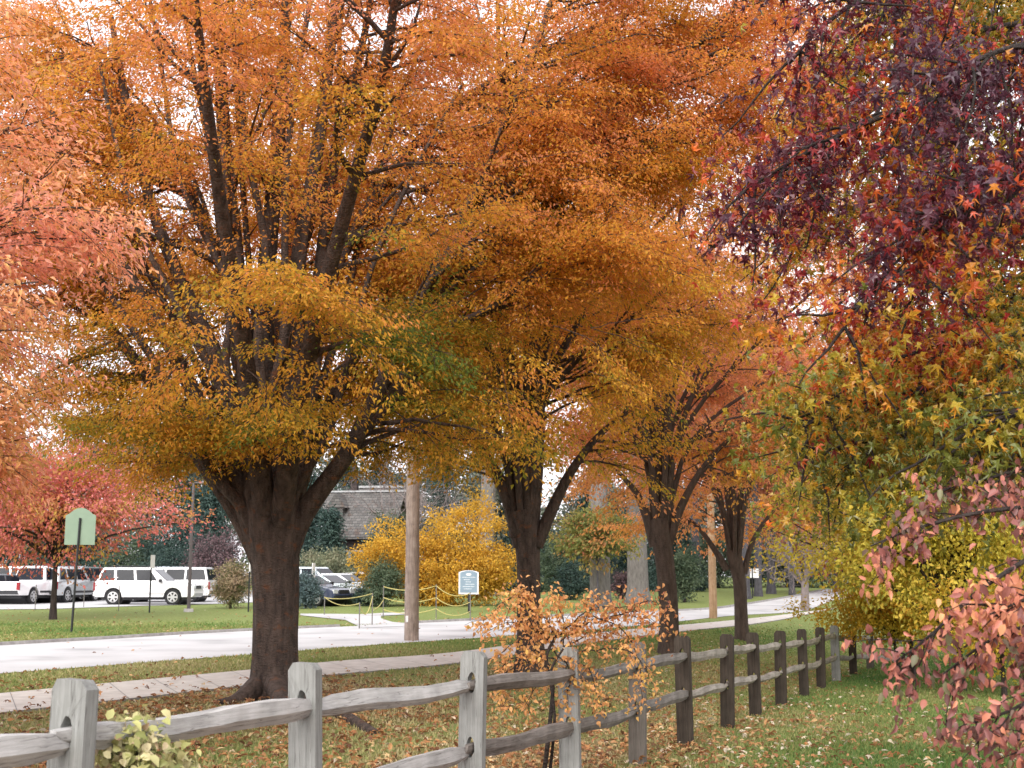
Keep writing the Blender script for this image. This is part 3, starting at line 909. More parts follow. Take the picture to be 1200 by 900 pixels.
# ---- second, third and fourth tree of the row
def row_tree(seed, base, trunk, fork_i, rad, R_, H, nl, nsec, ntw, tlen, slen, n, llen, bark, leafm, label, huef, extra=(), tilt=(6, 52), zmin=0.0, low=10, lowz=(2.6, 3.4), stems=None):
    T = Tree(seed)
    trunk_tube(T, trunk, rad, 18, 18, .09, seed)
    fork = trunk[fork_i]
    vase(T, base, fork, R_, H, rad[-1] * .42, nl, seed, nsec, ntw, tlen, slen, tilt)
    for pts, r0, r1 in extra:
        q, r = T.limb(pts, r0, r1, 8, 14)
        T.branch_out(q, r, base, 9, .4, 1.5, 5, tlen, flat=.4)
    g = T.g
    for k in range(low):
        az = k * 2.39996 + seed
        p = np.array([fork[0], fork[1], base[2] + g.uniform(*lowz)])
        d = np.array([math.cos(az), math.sin(az), g.uniform(.25, .75)])
        q = wander(p, d, R_ * g.uniform(.45, .85), 8, g, .10, -.01)
        r = np.linspace(.022, .007, 9)
        T.low_branch(q, r, base, 8, .25, 1.3, 5, tlen, flat=.5)
    keep_mask(T, lambda C, g: pads(C, seed, 2.3, 1.1, .12) & (C[:, 2] > base[2] + zmin) & ~((np.hypot(C[:, 0] - base[0], C[:, 1] - base[1]) < 1.5) & (C[:, 2] < base[2] + 7.0) & (g.random(len(C)) < .8)) & ~((C[:, 1] < base[1]) & (np.abs(C[:, 0] - base[0]) < .055 * base[1]) & (C[:, 2] < base[2] + 7.0) & (C[:, 2] > base[2] + 3.9) & (g.random(len(C)) < .90)))
    print(label[:20], len(T.P))
    return finish_tree(T, 'zelkova_tree', base, label, 'tree', bark, leafm, n, llen, huef, 'orange trees in a row along the sidewalk', w=.28, asp=.46)

def hue_far(a, b, z0, z1, s):
    def f(P, g):
        cl = np.sin(P[:, 0] * 1.3 + s) * np.sin(P[:, 1] * 1.1 + s) * np.sin(P[:, 2] * 1.9 + P[:, 0])
        return a + (b - a) * sstep(z0, z1, P[:, 2]) + .18 * cl + g.normal(0, .09, len(P))
    return f
d2 = 23.0
B2 = pix(620, 700, d2); B2[2] = float(terr(B2[0], B2[1]))
def q2(px, py, o=0): return pix(px, py, d2 + o)
tr = [np.array([B2[0], B2[1], B2[2] - .2]), q2(622, 760), q2(620, 710), q2(619, 660), q2(616, 620), q2(612, 598)]
row_tree(21, B2, tr, 4, [.34, .25, .21, .205, .235, .24], 6.2, 14.5, 15, 25, 8, 1.1, 2.4, 64, .086, M['bark'], M['leaf_zel'],
         'second orange tree from the front, twin-stemmed trunk rising behind the orange vine', hue_far(.32, .58, 3, 8, 2),
         extra=[([q2(612, 640), q2(596, 585), q2(575, 545), q2(545, 500), q2(500, 460)], .17, .03), ([q2(628, 640), q2(650, 590), q2(672, 548), q2(704, 508), q2(740, 480)], .13, .03),
                ([q2(606, 630), q2(605, 540), q2(600, 450), q2(590, 360), q2(585, 250)], .15, .03), ([q2(622, 630), q2(630, 540), q2(634, 450), q2(640, 380), q2(655, 260)], .14, .03)], zmin=3.45, low=14, lowz=(3.7, 5.0))
d3 = 31.0
B3 = pix(782, 700, d3); B3[2] = float(terr(B3[0], B3[1]))
def q3(px, py, o=0): return pix(px, py, d3 + o)
tr = [np.array([B3[0], B3[1], B3[2] - .2]), q3(783, 752), q3(783, 710), q3(779, 660), q3(774, 625), q3(772, 608)]
row_tree(31, B3, tr, 4, [.32, .25, .215, .215, .25, .25], 6.9, 15.5, 17, 22, 7, 1.2, 2.4, 48, .105, M['bark_far'], M['leaf_zel_far'],
         'third orange tree from the front, single ridged trunk behind the dark fence posts', hue_far(.44, .68, 3, 6, 4),
         extra=[([q3(768, 640), q3(756, 600), q3(740, 570), q3(700, 530)], .15, .03), ([q3(782, 640), q3(800, 590), q3(830, 540), q3(880, 490)], .13, .03)], zmin=3.35, low=12, lowz=(3.6, 4.8))
d4 = 38.5
B4 = pix(868, 700, d4); B4[2] = float(terr(B4[0], B4[1]))
def q4(px, py, o=0): return pix(px, py, d4 + o)
tr = [np.array([B4[0], B4[1], B4[2] - .2]), q4(870, 745), q4(868, 710), q4(866, 680), q4(861, 658), q4(858, 645)]
row_tree(41, B4, tr, 4, [.28, .21, .19, .19, .22, .21], 6.6, 14.5, 17, 19, 7, 1.25, 2.3, 42, .12, M['bark_far'], M['leaf_zel_far'],
         'fourth and smallest orange tree of the row, short grooved trunk near the far fence posts', hue_far(.5, .95, 2.8, 6, 6),
         extra=[([q4(852, 668), q4(838, 645), q4(815, 615), q4(780, 590)], .12, .03), ([q4(872, 672), q4(882, 635), q4(905, 600), q4(935, 570)], .10, .03)], zmin=2.75, low=12, lowz=(2.9, 4.0))

# ---- pink-orange tree whose crown hangs in from the left edge
B0 = np.array([-6.7, 9.9, 0.0]); B0[2] = float(terr(B0[0], B0[1]))
T = Tree(51)
tr = [B0 - UP * .2, B0 + UP * .5, B0 + UP * 1.4, B0 + UP * 2.2]
trunk_tube(T, tr, [.34, .27, .24, .28], 14, 16, .07, 3)
vase(T, B0, tr[-1], 3.3, 7.0, .018, 18, 1.3, 26, 7, .75, 1.5, (8, 70))
for k in range(26):
    az = k * 2.39996
    p = B0 + UP * T.g.uniform(2.3, 3.2)
    q = wander(p, np.array([math.cos(az), math.sin(az), T.g.uniform(.2, .85)]), T.g.uniform(2.0, 3.1), 8, T.g, .08, -.02)
    r = np.linspace(.013, .005, 9)
    T.low_branch(q, r, B0, 10, .3, 1.1, 6, .7, flat=.7)
keep_mask(T, lambda C, g: pads(C, 9, 2.0, 1.0, -.6) & (C[:, 2] > 1.7) & (np.hypot(C[:, 0] - B0[0], C[:, 1] - B0[1]) < 6.65 + np.interp(C[:, 2], [1.7, 2.3, 3.3, 3.9, 5.0, 5.7, 6.4, 7.2], [-4.1, -3.9, -3.5, -3.2, -3.1, -3.5, -4.1, -4.9])))
print('T0', len(T.P))
finish_tree(T, 'zelkova_tree', B0, 'pink and salmon orange tree whose leafy branches hang in from the left edge', 'tree', M['bark'], M['leaf_pink'], 56, .08,
            lambda P, g: .55 + .22 * np.sin(P[:, 0] * 2 + P[:, 2] * 1.6) * np.sin(P[:, 1] * 1.7) + g.normal(0, .12, len(P)) - .3 * (P[:, 2] > 3.0) * (P[:, 2] < 3.5), 'orange trees in a row along the sidewalk', w=.26, asp=.34, nup=.7)

# ---- generic crowns -------------------------------------------------------
def blob_crown(mb, c, rad, nclump, nleaf, clump, llen, g, hue=(0, 1), tmpl=DIAMOND, asp=.6, shell=.55, zbias=0.0, cone=False):
    """many leaf clumps spread through an uneven crown volume"""
    c = np.asarray(c, float); rad = np.asarray(rad, float)
    d = nrm(g.normal(0, 1, (nclump, 3)))
    rr = shell + (1 - shell) * g.random(nclump)
    if cone:
        z = 1 - np.sqrt(g.random(nclump)) if False else g.random(nclump) ** 1.5
        a = g.uniform(0, 2 * math.pi, nclump)
        rr = (1 - z) * (.35 + .65 * g.random(nclump)) * (1 + .18 * np.sin(z * 40))
        C = c + np.stack([np.cos(a) * rr * rad[0], np.sin(a) * rr * rad[1], (z * 2 - 1) * rad[2]], 1)
        out = nrm(np.stack([np.cos(a), np.sin(a), np.full(nclump, -.25)], 1))
    else:
        lump = 1 + .16 * np.sin(d[:, 0] * 5 + c[0]) * np.sin(d[:, 1] * 4 + c[1]) + .14 * np.sin(d[:, 2] * 6 + d[:, 0] * 4 + c[0])
        C = c + d * (rr * lump)[:, None] * rad
        out = d
    ch = hue[0] + (hue[1] - hue[0]) * g.random(nclump)
    i = np.repeat(np.arange(nclump), nleaf); N = len(i)
    off = g.normal(0, 1, (N, 3)) * clump * np.array([1, 1, .6])
    pos = C[i] + off
    ax = out[i] * .8 + g.normal(0, .6, (N, 3)); ax[:, 2] -= .2
    nn = UP * .8 + out[i] * .6 + g.normal(0, .5, (N, 3))
    ln = llen * g.uniform(.6, 1.3, N)
    leaves(mb, pos, ax, nn, ln, ln * asp, ch[i] + g.normal(0, .1, N), tmpl, g=g)
    return C

def simple_tree(name, base, label, cat, bark, leafm, h0, h1, rad, rtrunk, nclump, nleaf, clump, llen, seed, group=None, hue=(0, 1), cone=False, limbs=7, asp=.6, part='crown', shell=.5, lean=0.0, tmpl=DIAMOND):
    g = np.random.default_rng(seed)
    base = np.asarray(base, float)
    root = thing(name, base, label, cat, group)
    c = np.array([lean, 0, (h0 + h1) / 2]); rd = np.array([rad[0], rad[1], (h1 - h0) / 2])
    w = MB()
    top = c + UP * rd[2] * (.85 if cone else .3)
    w.tube(smooth_path([[0, 0, -.2], [0, 0, .15], [lean * .3, 0, h0 * .6 + .3], top], 12), np.r_[rtrunk * 1.7, rtrunk * 1.15, np.linspace(rtrunk, rtrunk * .25, 10)], 10, flute=.05)
    cm = MB()
    C = blob_crown(cm, c, rd, nclump, nleaf, clump, llen, g, hue, tmpl, asp, shell, cone=cone)
    for k in range(limbs):
        e = C[g.integers(len(C))]
        s0 = np.array([lean * .5, 0, min(e[2] - .1, h0 + (h1 - h0) * .3 * g.random())]) if not cone else np.array([0, 0, e[2] + .1])
        w.tube(smooth_path([s0, (s0 + e) / 2 + UP * .1 * rd[2] * (0 if cone else 1), e], 6), np.linspace(rtrunk * .4, rtrunk * .08, 6), 5, cap=False)
    w.build('trunk', bark, root)
    cm.build(part, leafm, root, smooth=False)
    return root

def at(px, py):
    return ground(px, py)
def wd_pt(px, d):
    p = pix(px, 600, d); p[2] = float(terr(p[0], p[1])); return p

# red tree on the verge left
simple_tree('maple_tree', at(62, 726), 'pink-red tree with thin dark trunk on the lawn left of the white SUV', 'tree', M['bark_dark'], M['leaf_red'], 1.75, 7.3, (5.2, 4.2), .17, 520, 46, .36, .16, 61, hue=(.1, 1), limbs=26, asp=.5, shell=.25)
# golden shrub
g = np.random.default_rng(71)
b = wd_pt(518, 61)
root = thing('golden_shrub', b, 'big rounded golden-yellow shrub behind the notice board', 'shrub')
w = MB(); cm = MB()
s_ = 61 / 1500
for (px, py, rx, rz, n) in ((468, 655, 44, 44, 90), (545, 640, 50, 54, 130), (515, 668, 60, 38, 110), (575, 668, 30, 36, 60), (445, 660, 20, 30, 40), (530, 690, 60, 18, 60)):
    c = pix(px, py, 61) - b
    blob_crown(cm, c, (rx * s_, rx * s_ * .8, rz * s_), n, 70, .28, .135, g, (0, 1), DIAMOND, .6, .7)
for k in range(9):
    e = np.array([g.uniform(-2.6, 2.6), g.uniform(-1, 1), g.uniform(1.5, 3.4)])
    w.tube(smooth_path([[g.normal(0, .15), g.normal(0, .15), -.1], e * np.array([.4, .4, .45]), e], 7), np.linspace(.07, .015, 7), 6)
w.build('stems', M['bark_dark'], root); cm.build('foliage', M['leaf_gold'], root, smooth=False)

# bushes round the car park
def shrub(px, py_base, py_top, wpx, label, leafm, seed, nclump=70, nleaf=40, llen=.11, clump=.13, name='shrub', cone=False, d=None, hue=(0, 1), asp=.5):
    b = at(px, py_base) if d is None else wd_pt(px, d)
    k = b[1] / 1500
    h = (py_base - py_top) * k if d is None else (pix(px, py_top, d)[2] - b[2])
    r_ = wpx * k / 2
    return simple_tree(name, b, label, 'shrub', M['bark_dark'], leafm, .02, h, (r_, r_ * .9), max(.02, .03 * h), nclump, nleaf, clump, llen, seed, hue=hue, cone=cone, limbs=10, asp=asp, part='foliage', shell=.35)
shrub(270, 713, 655, 44, 'buff and green feathery bush beside the big trunk and the parked minivan', M['leaf_buff'], 81, 150, 46, .10, .16)
shrub(358, 713, 672, 34, 'small dense blue spruce bush tucked right against the big trunk', M['leaf_spruce'], 82, 150, 40, .10, .13)
shrub(405, 709, 682, 26, 'thin low grey-green bush in front of the parked sedans', M['leaf_green'], 83, 50, 26, .09, .12)
shrub(447, 711, 652, 46, 'upright dull green bush left of the wooden utility pole', M['leaf_green'], 84, 150, 44, .11, .17)
shrub(430, 710, 690, 34, 'low dark evergreen bush at the foot of the upright bush', M['leaf_con'], 85, 70, 40, .10, .12)
shrub(390, 690, 640, 92, 'wide grey-green bank of bushes behind the parked sedans', M['leaf_sage'], 86, 240, 40, .14, .26, d=76)
shrub(255, 690, 618, 70, 'mauve twiggy bush behind the parked minivan', M['leaf_mauve'], 87, 200, 40, .14, .28, d=78)
shrub(205, 690, 640, 60, 'dark hedge bush behind the white SUV', M['leaf_con'], 88, 170, 40, .14, .25, d=80)
shrub(655, 706, 622, 50, 'dull green shrub right of the second tree trunk', M['leaf_green'], 89, 170, 42, .13, .22, d=72)
shrub(668, 706, 660, 40, 'low blue-green evergreen bush left of the two big grey trunks', M['leaf_con'], 90, 110, 40, .12, .18, d=70)
shrub(800, 705, 640, 42, 'grey-green shrub on thin stems right of the third tree trunk', M['leaf_green'], 91, 150, 42, .13, .2, d=66)
shrub(728, 703, 668, 22, 'purple-brown shrub between the two big grey trunks', M['leaf_mauve'], 92, 70, 36, .12, .16, d=72)

for px in range(-190, 250, 44):
    shrub(px, 690, 622 + 10 * math.sin(px), 84, 'dark hedge bush along the back of the car park', M['leaf_con'] if px % 3 else M['leaf_green'], 400 + px, 230, 40, .18, .34, d=92 + 3 * math.sin(px * .7), name='hedge_shrub')['group'] = 'hedge bushes behind the car park'
for px in range(640, 1330, 40):
    shrub(px, 690, 628 + 12 * math.sin(px), 84, 'shady evergreen bush along the far end of the road', M['leaf_con'] if px % 3 else M['leaf_green'], 900 + px, 230, 40, .19, .36, d=104 + 5 * math.sin(px * .7), name='hedge_shrub')['group'] = 'evergreen bushes beyond the road'
shrub(458, 640, 588, 56, 'grey-green bush against the right end of the house', M['leaf_green'], 97, 150, 40, .15, .26, d=84)
# dark conifers left of the house and behind
for px, top, w_, d, lab, sd in ((250, 560, 64, 84, 'dark conifer standing behind the mauve bush', 101), (228, 575, 50, 90, 'dark conifer half hidden by the lamp post', 102), (362, 560, 66, 82, 'dark blue-green conifer at the left end of the shingled house', 103),
                            (388, 600, 30, 80, 'smaller dark conifer close against the house gable', 104), (462, 560, 70, 97, 'blue-grey conifer rising behind the bare tree', 105), (690, 570, 90, 92, 'dark conifer filling the gap behind the rust and green tree', 106),
                            (610, 560, 70, 88, 'dark conifer behind the second tree trunk', 107), (405, 515, 80, 102, 'tall dark conifer behind the left half of the house roof', 110), (446, 508, 84, 106, 'tall dark conifer behind the right half of the house roof', 111), (515, 515, 90, 104, 'tall dark conifer behind the wooden utility pole', 112),
                            (560, 520, 84, 108, 'tall dark conifer behind the golden shrub', 113), (330, 520, 84, 104, 'tall dark conifer behind the fork of the largest orange tree', 114), (790, 590, 70, 90, 'dark conifer behind the third tree trunk', 108), (735, 600, 60, 96, 'dark conifer behind the tall grey trunk', 109)):
    b = wd_pt(px, d); h = pix(px, top, d)[2] - b[2]
    simple_tree('conifer_tree', b, lab, 'tree', M['bark_dim'], M['leaf_con'], .3, h, (w_ * d / 3000, w_ * d / 3000), .2, 330, 40, .30, .24, sd, cone=True, limbs=14, asp=.35, part='crown')

# far wood: separate trees
gw = np.random.default_rng(5)
k = 0
for px in list(range(-260, 1500, 52)):
    d = 108 + gw.uniform(-6, 26)
    b = wd_pt(px + gw.uniform(-16, 16), d)
    top = gw.uniform(470, 545) if px < 560 else gw.uniform(520, 575)
    h = pix(px, top, d)[2] - b[2]
    simple_tree('wood_tree', b, 'dim grey-green tree in the far wood behind the car park and road', 'tree', M['bark_dim'], M['leaf_wood'], h * .12, h, (3.4, 3.0), .3, 130, 34, .55, .42, 200 + k, group='trees of the far wood', limbs=12, hue=(0, .75) if px < 600 else (0, 1), shell=.35)
    k += 1

# big grey trunks across the road with high crowns
def tall_tree(px, base, wbot, wtop, topz, label, bark, seed, leafm, crown=(9, 17, 4.5)):
    b = at(*base) if len(base) == 2 else wd_pt(base[0], base[2])
    kk = b[1] / 1500
    g = np.random.default_rng(seed)
    root = thing('tulip_tree', b, label, 'tree')
    w = MB()
    zs = [-.2, .15, .7, 1.8, 4, 7, 10, topz]
    rr = np.array([wbot * 1.05, wbot, wbot * .78, wtop * 1.05, wtop, wtop * .9, wtop * .7, wtop * .3]) * kk / 2
    q = smooth_path([[g.normal(0, .05) * (z > 2), 0, z] for z in zs], 20)
    w.tube(q, np.interp(q[:, 2], zs, rr), 18, flute=.06, seed=seed)
    cm = MB()
    C = blob_crown(cm, (0, 0, (crown[0] + crown[1]) / 2), (crown[2], crown[2], (crown[1] - crown[0]) / 2), 200, 30, .5, .30, g, (0, 1), DIAMOND, .6, .3)
    for k in range(16):
        e = C[g.integers(len(C))]; s0 = np.array([0, 0, max(6.5, e[2] - 2.5)])
        w.tube(smooth_path([s0, (s0 + e) / 2 + UP * .3, e], 6), np.linspace(.12, .03, 6), 5, cap=False)
    w.build('trunk', bark, root); cm.build('crown', leafm, root, smooth=False)
tall_tree(703, (703, 713), 30, 22, 14, 'grey flared trunk under the rust and green foliage across the road', M['bark_gray'], 301, M['leaf_gold'])
tall_tree(748, (748, 707), 32, 22, 15, 'tall straight grey trunk standing across the road beside the third orange tree', M['bark_gray'], 302, M['leaf_gold'])
tall_tree(571, (571, 0, 78), 26, 19, 15, 'blue-grey trunk rising behind the golden shrub', M['bark_gray'], 303, M['leaf_olive'])
tall_tree(876, (874, 702), 14, 10, 14, 'dark grey trunk left of the street signs across the road', M['bark_dim'], 304, M['leaf_zel_far'])
tall_tree(889, (889, 699), 11, 9, 14, 'dark trunk right of the street signs across the road', M['bark_dim'], 305, M['leaf_zel_far'])
tall_tree(904, (904, 696), 12, 9, 14, 'rightmost dark trunk across the road before the bare tree', M['bark_dim'], 306, M['leaf_zel_far'])
tall_tree(812, (815, 0, 95), 12, 9, 14, 'dark trunk in the shade behind the tan utility pole', M['bark_dim'], 307, M['leaf_rustfar'])

# rust and green small tree hanging before the grey trunk
b = at(697, 713.5); b[1] -= 2.0; b[2] = float(terr(b[0], b[1]))
simple_tree('small_maple', b, 'small green and rust tree drooping in front of the flared grey trunk', 'tree', M['bark_dim'], M['leaf_mix'], 1.9, 4.7, (1.75, 1.5), .07, 150, 44, .24, .16, 311, limbs=14, hue=(.05, .8), shell=.3)
# far red and salmon trees at the end of the road
simple_tree('red_tree', wd_pt(975, 88), 'red tree seen between the bare tree and the yellow tree', 'tree', M['bark_dim'], M['leaf_rustfar'], 1.3, 8.5, (4.6, 4.0), .2, 260, 40, .4, .26, 321, limbs=14)
simple_tree('salmon_tree', wd_pt(925, 80), 'salmon-red tree rising behind the bare tree', 'tree', M['bark_dim'], M['leaf_rustfar'], 4.2, 16.0, (7.5, 4.6), .25, 620, 44, .5, .28, 322, limbs=16, hue=(0, .5))
# yellow trees on the right behind the fence
b = wd_pt(1115, 25.5)
simple_tree('yellow_tree', b, 'yellow-green tree behind the hanging red branches on the right', 'tree', M['bark_dark'], M['leaf_yel'], 1.0, 6.8, (3.4, 2.6), .12, 800, 46, .28, .10, 331, limbs=30, hue=(.1, .9), shell=.25)
b = wd_pt(1060, 30.0)
simple_tree('yellow_tree', b, 'taller loose yellow tree left of and behind the yellow-green one', 'tree', M['bark_dark'], M['leaf_yel'], 1.2, 6.4, (2.6, 2.3), .10, 420, 44, .28, .10, 332, limbs=26, hue=(.3, 1), shell=.2)
b = wd_pt(1210, 31.0)
simple_tree('yellow_tree', b, 'yellow tree farthest right, mostly behind the pink dogwood leaves', 'tree', M['bark_dark'], M['leaf_yel'], .8, 7.2, (3.6, 2.6), .12, 380, 42, .3, .1, 335, limbs=26, hue=(.2, .8), shell=.25)
b = wd_pt(1045, 29.0)
simple_tree('ochre_shrub', b, 'low ochre-yellow shrub leaning over the far end of the fence', 'shrub', M['bark_dark'], M['leaf_olive'], .75, 2.35, (2.0, 1.4), .06, 260, 46, .17, .08, 333, limbs=18, part='foliage', lean=-.2, shell=.2)
b = wd_pt(1165, 24.0)
simple_tree('ochre_shrub', b, 'ochre-yellow shrub half hidden behind the pink dogwood leaves', 'shrub', M['bark_dark'], M['leaf_olive'], .5, 2.2, (1.6, 1.2), .06, 170, 44, .17, .075, 334, limbs=18, part='foliage', shell=.2)

# bare trees
def bare_tree(name, b, label, h, spread, seed, bark, r0=.1, levels=4, n0=7, first=.25):
    g = np.random.default_rng(seed)
    root = thing(name, b, label, 'tree')
    w = MB()
    w.tube(smooth_path([[0, 0, -.2], [0, 0, h * .1], [.02, 0, h * first]], 6), np.linspace(r0 * 1.3, r0, 6), 9)
    def rec(p, d, ln, r, lv):
        q = wander(p, d, ln, 5, g, .09, .02)
        w.tube(q, np.linspace(r, r * .5, 6), 5 if lv > 1 else 3, cap=False)
        if lv == 0: return
        for k in range(3 if lv > 1 else 4):
            j = g.integers(2, 6)
            dd = nrm(q[j] - q[j - 1] + g.normal(0, .38, 3))
            rec(q[j], dd, ln * g.uniform(.55, .8), r * .5, lv - 1)
    for k in range(n0):
        az = k * 2.39996 + seed; sp = spread * g.uniform(.3, 1)
        rec(np.array([0, 0, h * first * g.uniform(.8, 1.0)]), np.array([math.cos(az) * sp, math.sin(az) * sp, 1.0]), h * .42, r0 * .5, levels - 1)
    w.build('trunk', bark, root)
bt = at(944, 715.5)
bare_tree('bare_tree', bt, 'small bare pinkish-grey tree beside the road beyond the fence', 3.9, 1.15, 3, M['bark_bare'], .16, 5, 10, .33)
bare_tree('bare_tree', wd_pt(470, 88), 'pale leafless tree in front of the shingled house roof', 8.6, .9, 4, M['bark_bare'], .14, 4, 10, .3)
bare_tree('bare_tree', wd_pt(505, 93), 'pale leafless tree behind the wooden utility pole', 8.4, .9, 6, M['bark_bare'], .14, 4, 9, .3)
bare_tree('bare_tree', wd_pt(438, 96), 'pale leafless tree rising behind the house ridge', 8.8, .8, 9, M['bark_bare'], .12, 4, 8, .35)

# ==================================================================== sweetgum hanging in from the right
g = np.random.default_rng(400)
SB = np.array([5.6, 8.8, 0.0]); SB[2] = float(terr(SB[0], SB[1]))
root = thing('sweetgum_tree', SB, 'sweetgum hanging purple, red and yellow star-shaped leaves into the upper right', 'tree')
w = MB(); cm = MB()
w.tube(smooth_path([SB - UP * .2, SB + UP * .3, SB + UP * 3, SB + UP * 8], 12), np.r_[.36, .28, np.linspace(.25, .1, 10)], 14, flute=.05)
clus = []
brs = [
    ([(1420, 60, 8.8), (1300, 70, 8.2), (1180, 90, 7.6), (1080, 120, 7.2), (1000, 150, 6.9), (935, 185, 6.8), (885, 215, 6.8)], 0),
    ([(1420, 250, 8.8), (1300, 255, 8.2), (1180, 280, 7.6), (1080, 310, 7.2), (1020, 345, 6.9), (985, 390, 6.8)], 0),
    ([(1420, 380, 8.8), (1300, 390, 8.3), (1180, 430, 7.8), (1080, 455, 7.5), (1000, 475, 7.4), (940, 500, 7.4)], 0),
    ([(1420, -120, 8.8), (1280, -90, 8.2), (1150, -60, 7.7), (1040, -20, 7.3), (965, 30, 7.1), (925, 75, 7.1)], 0),
    ([(1420, 160, 8.8), (1300, 170, 8.6), (1200, 180, 8.4), (1120, 200, 8.2), (1010, 240, 8.0), (930, 280, 8.0)], 0),
    ([(1420, 0, 8.8), (1300, 10, 8.9), (1180, 30, 8.9), (1080, 50, 8.8), (990, 80, 8.7), (920, 110, 8.6)], 0),
    ([(1060, -160, 7.6), (1056, -40, 7.6), (1052, 60, 7.6), (1050, 140, 7.5), (1046, 240, 7.4)], 1),
    ([(1420, 330, 8.8), (1320, 330, 9.2), (1200, 350, 9.4), (1100, 390, 9.4), (1020, 420, 9.4)], 0),
    ([(1420, -230, 8.8), (1250, -220, 8.0), (1130, -190, 7.5), (1000, -150, 7.2), (900, -90, 7.0)], 0),
    ([(1420, 440, 8.8), (1330, 450, 7.6), (1240, 470, 7.0), (1170, 490, 6.8), (1110, 520, 6.8)], 0),
    ([(1420, 200, 8.8), (1300, 190, 7.2), (1220, 200, 6.4), (1150, 230, 6.2), (1080, 270, 6.1)], 0),
    ([(1420, 80, 8.8), (1330, 60, 7.2), (1240, 50, 6.4), (1170, 60, 6.2), (1110, 90, 6.2)], 0),
]
brs += [([(1420, 470, 9.0), (1300, 470, 8.6), (1180, 490, 8.3), (1080, 505, 8.2), (1000, 520, 8.2), (940, 535, 8.2)], 0),
        ([(1420, 400, 9.0), (1300, 405, 8.9), (1180, 420, 8.9), (1080, 440, 8.9), (1000, 450, 8.9), (950, 465, 8.9)], 0),
        ([(1420, 350, 9.0), (1300, 365, 8.0), (1200, 390, 7.5), (1120, 400, 7.2), (1050, 420, 7.1)], 0)]
nfront = len(brs)
brs = brs + [([(x + 25 + 18 * math.sin(i * 3 + k), y + 30 * math.sin(i * 2 + 1), 8.9 + (d - 8.9) * .15 + .45 * k) for k, (x, y, d) in enumerate(p)], 0) for i, (p, kk) in enumerate(brs)] \
          + [([(x + 60, y - 40 + 25 * math.sin(i * 5), 8.9 + .55 * k) for k, (x, y, d) in enumerate(p)], 0) for i, (p, kk) in enumerate(brs)]
deep = []
for bi, (pts, kind) in enumerate(brs):
    q = smooth_path([pix(*p) for p in pts], 16)
    w.tube(q, np.linspace(.032 if not kind else .045, .008, 16), 7)
    for k in range(22 if not kind else 8):
        j = g.integers(4, 15)
        p = q[j] + (q[j + 1] - q[j]) * g.random()
        d = nrm((q[j + 1] - q[j])) * .5 + g.normal(0, .55, 3); d[2] -= .25
        tw = wander(p, d, g.uniform(.3, .75), 5, g, .14, -.08)
        w.tube(tw, np.linspace(.010, .004, 6), 4, cap=False)
        for e in tw[1:]:
            for _ in range(2): clus.append(e + g.normal(0, .07, 3)); deep.append(bi >= nfront)
clus = np.array(clus)
ci = np.arange(len(clus))
chue = g.random(len(clus))
zc = clus[:, 2]
reg = np.sin(clus[:, 0] * 3.1 + 1) * np.sin(clus[:, 2] * 2.7) * np.sin(clus[:, 1] * 1.9)
front = 1 - sstep(6.6, 7.9, clus[:, 1])
# colour goes from purple and red on top and outside to yellow green low and inside
hmean = .34 + .40 * front * sstep(2.7, 3.3, zc) + .12 * sstep(2.6, 3.4, zc) + .24 * reg - .24 * (1 - sstep(2.45, 3.0, zc)) + g.normal(0, .16, len(clus)) - .16 * np.array(deep) - .20 * sstep(2.3, 3.2, clus[:, 0])
n = 7
i = np.repeat(ci, n); N = len(i)
pos = clus[i] + g.normal(0, .075, (N, 3))
ax = g.normal(0, .45, (N, 3)); ax[:, 2] -= .9
nn = g.normal(0, .85, (N, 3)) + np.array([-.3, -.6, .5])
ln = .034 + .062 * g.random(N) ** 1.3
leaves(cm, pos, ax, nn, ln, ln * g.uniform(.45, .95, N), hmean[i] + g.normal(0, .075, N), STAR, g=g)
print('gum leaves', N)
local(w, root).build('trunk', M['bark_dark'], root); local(cm, root).build('crown', M['leaf_gum'], root, smooth=False)
# seed balls hanging in the crown
mb = MB(); mb.tube([[0, 0, z] for z in (.05, .018, .012, 0, -.012, -.017)], [.002, .003, .014, .018, .014, .003], 8)
ball = mb.build('seed_ball', M['bark_dark'], root)
for k in range(26):
    b_ = ball if k == 0 else ball.copy()
    if k: COL.objects.link(b_)
    b_.parent = root
    b_.location = [float(q) for q in clus[g.integers(len(clus))] - UP * .09 - SB]

